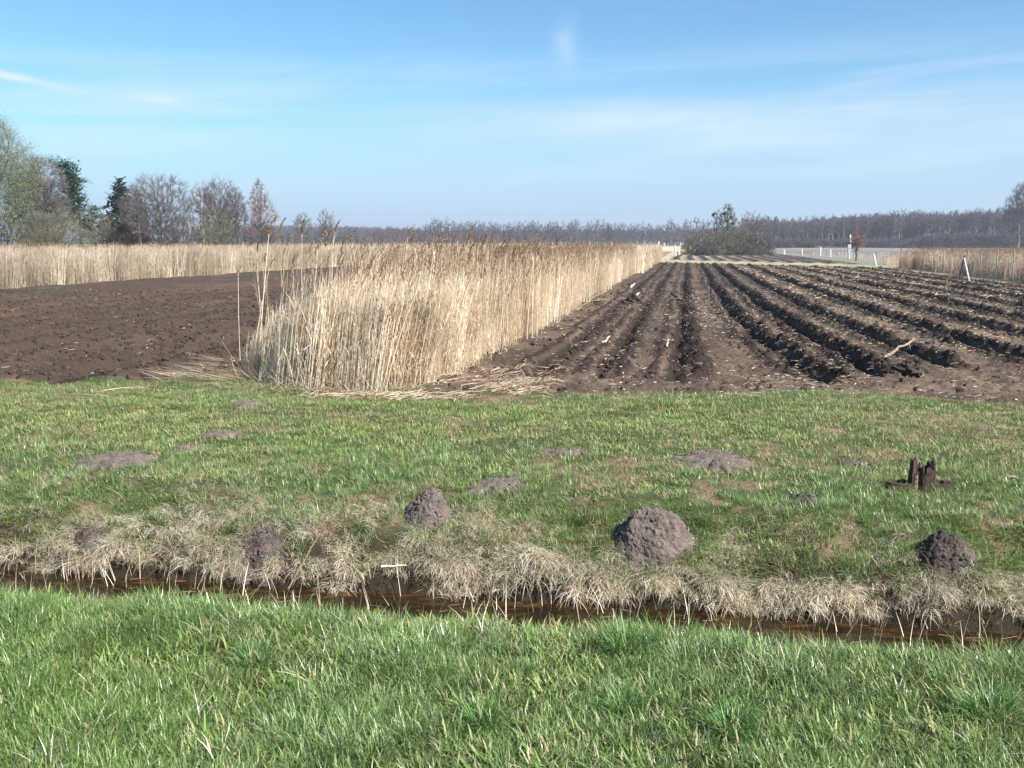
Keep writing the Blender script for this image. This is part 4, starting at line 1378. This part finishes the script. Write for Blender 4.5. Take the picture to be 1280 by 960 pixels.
# far row of bare trees across the field: one by one
def far_tree(H, Wd, twig, k=0, bark='bark_dark', **kw):
    pr = var([BARE, TALL, BARE][k % 3], N=[150, 120, 130][k % 3], ntw=8, tl=1.3, rtip=.045)
    pr.update(kw)
    ct = crown_tree(H, Wd, **pr)
    a_, b_ = tree_meshes(ct, bark, twig, .035, .3)
    return a_, b_


def merge(name, a, b):
    out = bpy.data.meshes.new(name)
    import bmesh
    bm = bmesh.new()
    bm.from_mesh(a); na_ = len(bm.faces); bm.from_mesh(b)
    bm.faces.ensure_lookup_table()
    for f in bm.faces[na_:]:
        f.material_index = 1
    bm.to_mesh(out); bm.free()
    out.materials.append(a.materials[0]); out.materials.append(b.materials[0])
    return out


tp_meshes = [far_tree(12, [7.5, 4.5, 6.5][k % 3], 'twig_purple', k=k) for k in range(6)]
px = 486
k = 0
lab_row = 'bare tree in the long far row between the young spruces and the shrub island'
while px < 860:
    D = random.uniform(395, 425)
    tp = 278 + random.uniform(-4, 4) if px > 525 else 284 + random.uniform(-3, 3)
    if 535 < px < 575:
        tp -= 3
    x, y, H = at_depth(px, tp, D)
    rt = empty('bare_tree', (x, y, 0), lab_row, 'tree', 'far row of bare trees across the field')
    tm, cm = tp_meshes[k % 6]
    for nm, me in (('trunk', tm), ('crown', cm)):
        c = link(nm, me, rt)
    sx = H / 12 * random.uniform(.85, 1.15)
    rt.scale = (sx, sx, H / 12)
    rt.rotation_euler = (0, 0, random.uniform(0, 6.28))
    if 755 < px < 765:
        rt['label'] = 'tall tree with dark mistletoe near the middle of the far row'
        del rt['group']
        mistletoe(rt, 12, [(0, 279, .7), (.6, 284, .5)], D)
    px += random.uniform(6.0, 10.5)
    k += 1

# woods: masses of trees nobody could count
wood_v = [merge('wood_tree', *far_tree(12, U(5, 7), 'twig_purple', k=i)) for i in range(5)]
pole_v = [merge('wood_tree', *far_tree(12, U(3.0, 4.6), 'twig_purple', k=1, base=U(.35, .55), N=80, tl=1.0, ntw=6, bark='bark' if i % 2 else 'bark_dark')) for i in range(6)]
brush_src = []
for i in range(4):
    ct = crown_tree(U(2.6, 3.4), U(3.5, 5), N=110, base=0, bf=.5, lead=.12, shape='dome', stems=4, ntw=12, tl=.9, pw=.36, rtip=.03)
    brush_src.append(merge('brush', *tree_meshes(ct, 'bark_dark', 'twig_purple', .03, .3)))


def wood(name, polys, variants, label, hfun):
    P, Sc = [], []
    for (px0, px1, D0, D1, n) in polys:
        pxs = U(px0, px1, n); Ds = U(D0, D1, n)
        for a, b in zip(pxs, Ds):
            P.append(((a - 640) / F * b, b, 0)); Sc.append(hfun(a, b))
    n = len(P)
    scatter(name, np.array(P), np.stack([np.zeros(n), np.zeros(n), U(0, 6.28, n)], 1), np.array(Sc), rs.randint(0, len(variants), n), variants, label)


def h_mid(px, D):
    top = np.interp(px, [300, 420, 560, 860, 960], [283, 284, 288, 288, 280]) + random.uniform(-2, 3)
    return at_depth(px, top, D)[2] / 12


wood('far_wood', [(250, 480, 560, 640, 420), (470, 960, 440, 520, 620)], wood_v, 'far purple-brown bare wood along the horizon', h_mid)


def h_right(px, D):
    top = np.interp(px, [930, 1000, 1100, 1180, 1280, 1500], [277, 276, 269, 267, 263, 250]) + random.gauss(2, 3.2)
    return at_depth(px, top, D)[2] / 12


wood('right_wood', [(925, 1100, 305, 350, 520), (1100, 1480, 285, 330, 900)], pole_v, 'dense wood of slim bare trunks behind the right field', h_right)
wood('wood_edge_brush', [(1150, 1480, 255, 275, 420), (960, 1150, 270, 292, 200)], brush_src, 'low purple-brown brush along the foot of the right wood', lambda px, D: random.uniform(.75, 1.1) * (1.25 if px > 1150 else .85))

# ------------------------------------------------------------------ wire fence on the right
fence = empty('wire_fence', (*to_xy(13.0, 30), 0), 'long wire mesh fence on thin grey posts along the right side of the furrowed field', 'fence')
fx0, fy0 = to_xy(13.0, 30)


def fence_pt(t):
    s_ = np.interp(t, [20, 35, 64, 122], [12.75, 12.75, 13.6, 15.8])
    return to_xy(s_, t)


FH = 1.18
ts = list(np.arange(24, 64, 2.35)) + list(np.arange(64, 124, 3.2))
for t_ in ts:
    x, y = fence_pt(t_)
    a, b = random.gauss(0, .03), random.gauss(0, .03)
    V, Qf = tubes([[x - fx0, y - fy0, -.1]], [[x - fx0 + a, y - fy0 + b, FH + .05]], [.026], [.024], 6)
    link('post', mesh_np('post', V, Qf, M['steel'], True), fence)
P0, P1 = [], []
for a, b in zip(ts[:-1], ts[1:]):
    xa, ya = fence_pt(a); xb, yb = fence_pt(b)
    for h in [.05, .15, .25, .36, .48, .60, .74, .88, 1.02, 1.18]:
        P0.append((xa - fx0, ya - fy0, h)); P1.append((xb - fx0, yb - fy0, h))
    nv = 10
    for i in range(nv):
        f = i / nv
        P0.append((xa + (xb - xa) * f - fx0, ya + (yb - ya) * f - fy0, .04)); P1.append((xa + (xb - xa) * f - fx0, ya + (yb - ya) * f - fy0, 1.18))
V, Qf = tubes(P0, P1, np.full(len(P0), .0026), np.full(len(P0), .0026), 3)
o = link('wire_mesh', mesh_np('wire_mesh', V, Qf, M['wire'], False), fence)
o['kind'] = 'stuff'


def stake(px, py0, px1, py1, D, rad, mat, name, label, group=None):
    """square stake with bevelled top, base and top at surveyed points"""
    xb, yb, zb = at_depth(px, py0, D); xt, yt, zt = at_depth(px1, py1, D)
    zb0 = gz(xb, D)
    xb = xt + (xb - xt) * (zt - zb0) / max(zt - zb, .01)
    hgt_ = zt - zb0
    V, Fc = [], []
    lv = [(-.08, 1), (0, 1), (hgt_ * .5, .97), (hgt_ - .03, .95), (hgt_, .7)]
    for (z, k) in lv:
        f = z / hgt_
        cx_ = (xt - xb) * f
        for (sx, sy) in ((-1, -.8), (-.8, -1), (.8, -1), (1, -.8), (1, .8), (.8, 1), (-.8, 1), (-1, .8)):
            V.append((cx_ + sx * rad * k, sy * rad * k, z))
    for i in range(len(lv) - 1):
        for j in range(8):
            Fc.append((i * 8 + j, i * 8 + (j + 1) % 8, i * 8 + 8 + (j + 1) % 8, i * 8 + 8 + j))
    b = (len(lv) - 1) * 8
    Fc += [(b, b + 1, b + 2, b + 3), (b, b + 3, b + 4, b + 7), (b + 4, b + 5, b + 6, b + 7)]
    return link(name, mesh_np(name, V, Fc, M[mat]), None, (xb, D, zb0), label=label, cat='post', group=group)


stake(1061, 323, 1061, 306, 92, .11, 'concrete', 'fence_post', 'tall white post left of the small rusty-leaved tree, brightest in the field')
stake(1025, 321, 1025.5, 309, 110, .10, 'concrete', 'fence_post', 'white post midway between the shrub island and the tallest white post')
stake(1038, 322, 1038, 312, 104, .09, 'concrete', 'fence_post', 'short pale post just left of the tallest white post')
stake(1003, 320, 1002, 311, 118, .08, 'concrete', 'fence_post', 'thin pale post between the shrub island and the white posts')
stake(980, 320, 980, 312, 120, .11, 'concrete', 'fence_post', 'short white post close to the right end of the shrub island')
stake(1095, 332, 1092, 317, 63, .06, 'concrete', 'fence_post', 'white post leaning left at the start of the tawny reeds')
stake(1211, 349, 1205, 322, 38.5, .036, 'concrete', 'fence_post', 'white brace post leaning left against the fence')
stake(1200, 347, 1206, 319, 39.2, .035, 'wood_dark', 'fence_post', 'dark wooden post leaning against the white brace post')
stake(1236, 331, 1232, 316, 46, .04, 'concrete', 'fence_post', 'thin white post leaning among the tawny reeds')
stake(844.5, 318, 844, 308, 112, .10, 'concrete', 'marker_post', 'white marker post at the end of the reed strip, left of two')
stake(848.5, 318, 848.5, 309, 113, .09, 'concrete', 'marker_post', 'white marker post at the end of the reed strip, right of two')
stake(823.5, 312, 823.5, 302, 170, .16, 'concrete', 'marker_post', 'tiny white post far beyond the end of the reed strip')
stake(1063, 312, 1063, 293, 200, .14, 'birch', 'pale_post', 'pale upright far behind the tallest white post, against the wood')

# ------------------------------------------------------------------ broken stump
x, y = at(1150, 612)
zb = gz(x, y)
root = empty('broken_stump', (x, y, zb), 'dark broken tree stump split open in the grass above the dark molehill', 'stump')


def shard(name, cx_, cy_, w0, d0, h, mat, seed=0, k=26, a0=0.0, a1=2 * PI, hollow=.45, jag=.55, flare=.35):
    """broken shell of wood: fibrous ridged outside, hollow inside, splintered rim"""
    lv = [-.04, 0, .1, .25, .45, .65, .82, 1.0]
    V, Fc = [], []
    ang = np.linspace(a0, a1, k)
    hj = h * (1 - jag * vnoise(np.arange(k) * .55 + seed * 3.1, np.full(k, .5), 700 + seed) - .22 * vnoise(np.arange(k) * 1.9, np.full(k, 2.5), 701 + seed))
    ridge = 1 + .16 * (vnoise(np.arange(k) * 1.3 + seed, np.full(k, 1.5), 702 + seed) - .5) * 2
    for side in (0, 1):
        for u in lv:
            sc = (1 + flare * max(0, .35 - u) ** 1.2 - .12 * u) * (1 if side == 0 else hollow + .35 * u)
            rr_ = ridge * sc
            z = np.where(u < 0, -.04, hj * max(u, 0) * (1 if side == 0 else .985))
            for a, r_, zz in zip(ang, rr_, z):
                V.append((cx_ + math.cos(a) * w0 * r_ + random.gauss(0, .0012), cy_ + math.sin(a) * d0 * r_ + random.gauss(0, .0012), float(zz)))
    n = len(lv)
    for side in (0, 1):
        o_ = side * n * k
        for i in range(n - 1):
            for j in range(k - 1):
                q_ = (o_ + i * k + j, o_ + i * k + j + 1, o_ + (i + 1) * k + j + 1, o_ + (i + 1) * k + j)
                Fc.append(q_ if side == 0 else q_[::-1])
    t0_ = (n - 1) * k
    for j in range(k - 1):
        Fc.append((t0_ + j, t0_ + j + 1, n * k + t0_ + j + 1, n * k + t0_ + j))
    for i in range(n - 1):
        for j in (0, k - 1):
            Fc.append((i * k + j, (i + 1) * k + j, n * k + (i + 1) * k + j, n * k + i * k + j))
    return link(name, mesh_np(name, V, Fc, M[mat]), root)


shard('trunk', .0, .0, .082, .060, .29, 'wood_dark', 3, a0=-.6, a1=3.7)
shard('bark', .03, -.03, .056, .032, .22, 'wood_dark', 9, k=18, a0=3.3, a1=6.8, jag=.45)
shard('core', .0, .0, .060, .045, .18, 'wood_dark', 31, k=22, hollow=.1, jag=.5)
shard('heartwood', -.045, -.025, .018, .014, .16, 'wood_root', 14, k=10, hollow=.2)
shard('root', .12, .0, .085, .055, .075, 'wood_dark', 21, k=18, hollow=.1, jag=.4, flare=.8)
shard('root', -.13, .01, .10, .06, .07, 'wood_dark', 25, k=18, hollow=.1, jag=.4, flare=.8)


# ------------------------------------------------------------------ sticks, roots and bits of wood one can pick out
def stick(name, pts_px, rad, mat, label, cat, lift=.0, forks=(), group=None, k=6, bark=True):
    P = []
    for (px, py, dz) in pts_px:
        x, y = at(px, py)
        P.append(np.array([x, y, gz(x, y) + rad + lift + dz]))
    o0 = P[0].copy()
    # refine with a little crookedness
    Q_ = []
    for a, b in zip(P[:-1], P[1:]):
        for f in np.linspace(0, 1, 5)[:-1]:
            Q_.append(a * (1 - f) + b * f + rs.normal(0, rad * .35, 3))
    Q_.append(P[-1])
    Q_ = np.array(Q_) - o0
    rr_ = rad * np.linspace(1, .55, len(Q_)) * U(.85, 1.15, len(Q_))
    V, Qf = tubes(Q_[:-1], Q_[1:], rr_[:-1], rr_[1:], k)
    # close the ends with short tapered tips
    e0 = (Q_[0] - Q_[1]); e0 /= np.linalg.norm(e0)
    e1 = (Q_[-1] - Q_[-2]); e1 /= np.linalg.norm(e1)
    V2, Q2 = tubes([Q_[0], Q_[-1]], [Q_[0] + e0 * rad * .8, Q_[-1] + e1 * rad * .8], [rr_[0], rr_[-1]], [rad * .1, rad * .1], k)
    parts = [(V, Qf), (V2, Q2)]
    for (f, dv, L0) in forks:
        i = int(f * (len(Q_) - 1))
        a = Q_[i]; b = a + np.array(dv) * L0 * .5 + rs.normal(0, .05 * L0, 3); c = a + np.array(dv) * L0
        V3, Q3 = tubes([a, b], [b, c], [rad * .6, rad * .45], [rad * .45, rad * .12], k)
        parts.append((V3, Q3))
    V, Qf = join(parts)
    return link(name, mesh_np(name, V, Qf, M[mat], True, {'rnd': np.full(len(V), .8)}), None, tuple(o0), label=label, cat=cat, group=group)


stick('dead_stalk', [(103, 494, 0), (130, 497, .01), (160, 500, 0)], .007, 'thatch', 'pale dry stalk lying in the grass below the left field, nearer of two', 'stalk')
stick('dead_stalk', [(120, 491, 0), (150, 488, .02), (180, 485, .0)], .006, 'thatch', 'pale dry stalk lying in the grass below the left field, farther of two', 'stalk')
stick('dead_stalk', [(192, 496, .0), (216, 492, .01)], .008, 'straw', 'short pale stalk in the grass between the two long stalks and the reed corner', 'stalk')
def lumpy(name, px, py, lumps, mat, label, cat):
    """torn clod or root mass: overlapping crumbly lumps in one skin"""
    x, y = at(px, py)
    parts = []
    for k, (dx, dy, dz, sx, sy, sz) in enumerate(lumps):
        g = lump_mesh('lump', None, 40 + k + int(px) % 50, 12, .95)
        vv = np.empty(len(g.vertices) * 3, np.float32); g.vertices.foreach_get('co', vv); vv = vv.reshape(-1, 3)
        fq = np.array([tuple(p_.vertices) for p_ in g.polygons])
        vv = vv * (1 + .16 * fbm(vv[:, 0] * 5 + vv[:, 2] * 4, vv[:, 1] * 5 - vv[:, 2] * 3, 800 + k, 2))[:, None]
        parts.append((vv * [sx, sy, sz] + [dx, dy, dz], fq))
        bpy.data.meshes.remove(g)
    V, Qf = join(parts)
    return link(name, mesh_np(name, V, Qf, M[mat]), None, (x, y, gz(x, y)), label=label, cat=cat)


lumpy('peat_slab', 1142, 470, [(0, 0, .06, .10, .12, .10), (-.14, .05, .05, .12, .10, .07), (.10, .03, .03, .09, .1, .06), (-.05, .12, .09, .11, .08, .09), (-.27, .08, .02, .10, .08, .05)],
      'clod', 'dark torn slab of peat at the end of a deep furrow, with a pale root on top', 'peat slab')
stick('root_piece', [(1106, 455, .07), (1124, 449, .12), (1142, 440, .20)], .026, 'wood_root', 'pale splintered root sticking up from the torn peat slab', 'root', forks=((.4, (.5, -.3, .1), .12), (.75, (.3, .1, -.6), .14)))
lumpy('peat_slab', 790, 380, [(0, 0, .08, .13, .12, .12), (.16, -.02, .04, .11, .1, .08), (-.15, .05, .03, .1, .1, .06)],
      'clod', 'dark upturned clod with white broken roots, beside the reed strip', 'peat slab')
stick('branch', [(732, 378, .0), (760, 376, .05), (782, 373, .05)], .014, 'wood_root', 'thin pale stick lying across the soil beside the white-topped clod', 'stick')
stick('wood_chip', [(788, 372, .24), (793, 370, .28)], .035, 'wood_pale', 'white broken root end on top of the dark upturned clod', 'wood')
stick('wood_chip', [(795, 377, .12), (799, 375, .14)], .03, 'wood_pale', 'small white chip on the right of the dark upturned clod', 'wood')
stick('branch', [(840, 370, .02), (848, 376, .05), (856, 380, .0)], .035, 'clod', 'dark crooked branch lying between the first deep furrows', 'stick')
stick('branch', [(753, 434, .0), (762, 427, .03)], .022, 'wood_pale', 'short pale stick on the flattened band beside the first furrow', 'stick')
stick('branch', [(833, 436, .0), (836, 425, .04)], .020, 'wood_pale', 'short pale stick lying in the second furrow', 'stick')
stick('branch', [(886, 385, .0), (886, 368, .30)], .008, 'straw', 'thin pale stalk standing upright beside a furrow', 'stalk')
stick('branch', [(1258, 598, .0), (1272, 602, .01)], .012, 'wood_pale', 'short pale stick lying in the grass right of the stump', 'stick')
stick('dead_stalk', [(722, 388, .0), (745, 372, .05), (760, 366, .03)], .012, 'reed', 'broken reed leaning out of the reed strip', 'stalk')
lumpy('clod', 747, 381, [(0, 0, .04, .10, .09, .06), (.1, .02, .03, .06, .06, .04)], 'clod', 'dark clod lying at the foot of the reed strip', 'clod')
stick('dead_stalk', [(358, 744, .0), (400, 706, .18)], .006, 'straw', 'long pale stalk slanting up out of the ditch water at the left', 'stalk')
stick('dead_stalk', [(478, 732, .1), (508, 733, .1)], .006, 'straw', 'short pale stalk lying flat against the bank above the water', 'stalk')
stick('dead_stalk', [(82, 722, .12), (52, 700, .25)], .004, 'straw', 'thin stalk leaning over the water at the left', 'stalk')

# tussocks in the near grass: countable darker clumps
TL = leaf_mat('dark_tussock_grass', [(.04, .12, .022), (.07, .18, .032), (.13, .26, .06), (.34, .36, .18)], 1.0, .42, .38, spec=.45)
for (px, py, rad, hh, lab) in [(782, 815, .11, .17, 'dense grass tussock at the edge of the near bank, left of its middle right'),
                               (912, 915, .10, .15, 'bushy grass tussock near the lower edge, between the two others at the right'),
                               (1238, 900, .13, .17, 'dark grass tussock beside a hollow at the lower right corner'),
                               (318, 830, .09, .12, 'low matted grass tussock with a dark hollow in the left of the near bank'),
                               (780, 890, .08, .12, 'small grass tussock left of the bushy tussock near the lower edge'),
                               (600, 905, .09, .13, 'small grass tussock at the lower middle of the near bank')]:
    x, y = at(px, py)
    n = 520
    r = rad * np.sqrt(U(0, 1, n)); a = U(0, 2 * PI, n)
    B = np.stack([r * np.cos(a) * .6, r * np.sin(a) * .6, np.full(n, -.01)], 1)
    V, Qf, mm = blades(B, a + U(-1.5, 1.5, n), U(.05, .9, n) + r / rad * .3, U(.2, 1.5, n), U(.35, 1.0, n) * hh * .95, U(.0035, .006, n), 4, U(-.5, .5, n))
    link('grass_tussock', mesh_np('grass_tussock', V, Qf, TL, False, {'rnd': np.repeat(U(0, 1, n), mm)}), None, (x, y, gz(x, y)), label=lab, cat='grass tussock')

# ------------------------------------------------------------------ haze
HAZE = 0.0006
m, q = new_mat('haze')
vol = q.n('ShaderNodeVolumePrincipled', {'Color': rgb(.80, .86, .95), 'Density': HAZE, 'Anisotropy': 0.3})
q.n('ShaderNodeOutputMaterial', {'Volume': vol.outputs[0]})
bx = [(-2500, -6), (2500, -6), (2500, 1620), (-2500, 1620)]
V = [(a, b, -2.5) for a, b in bx] + [(a, b, 22) for a, b in bx]
Fc = [(0, 3, 2, 1), (4, 5, 6, 7), (0, 1, 5, 4), (1, 2, 6, 5), (2, 3, 7, 6), (3, 0, 4, 7)]
link('haze', mesh_np('haze', V, Fc, m), kind='stuff', label='thin blue-grey haze over the distance')
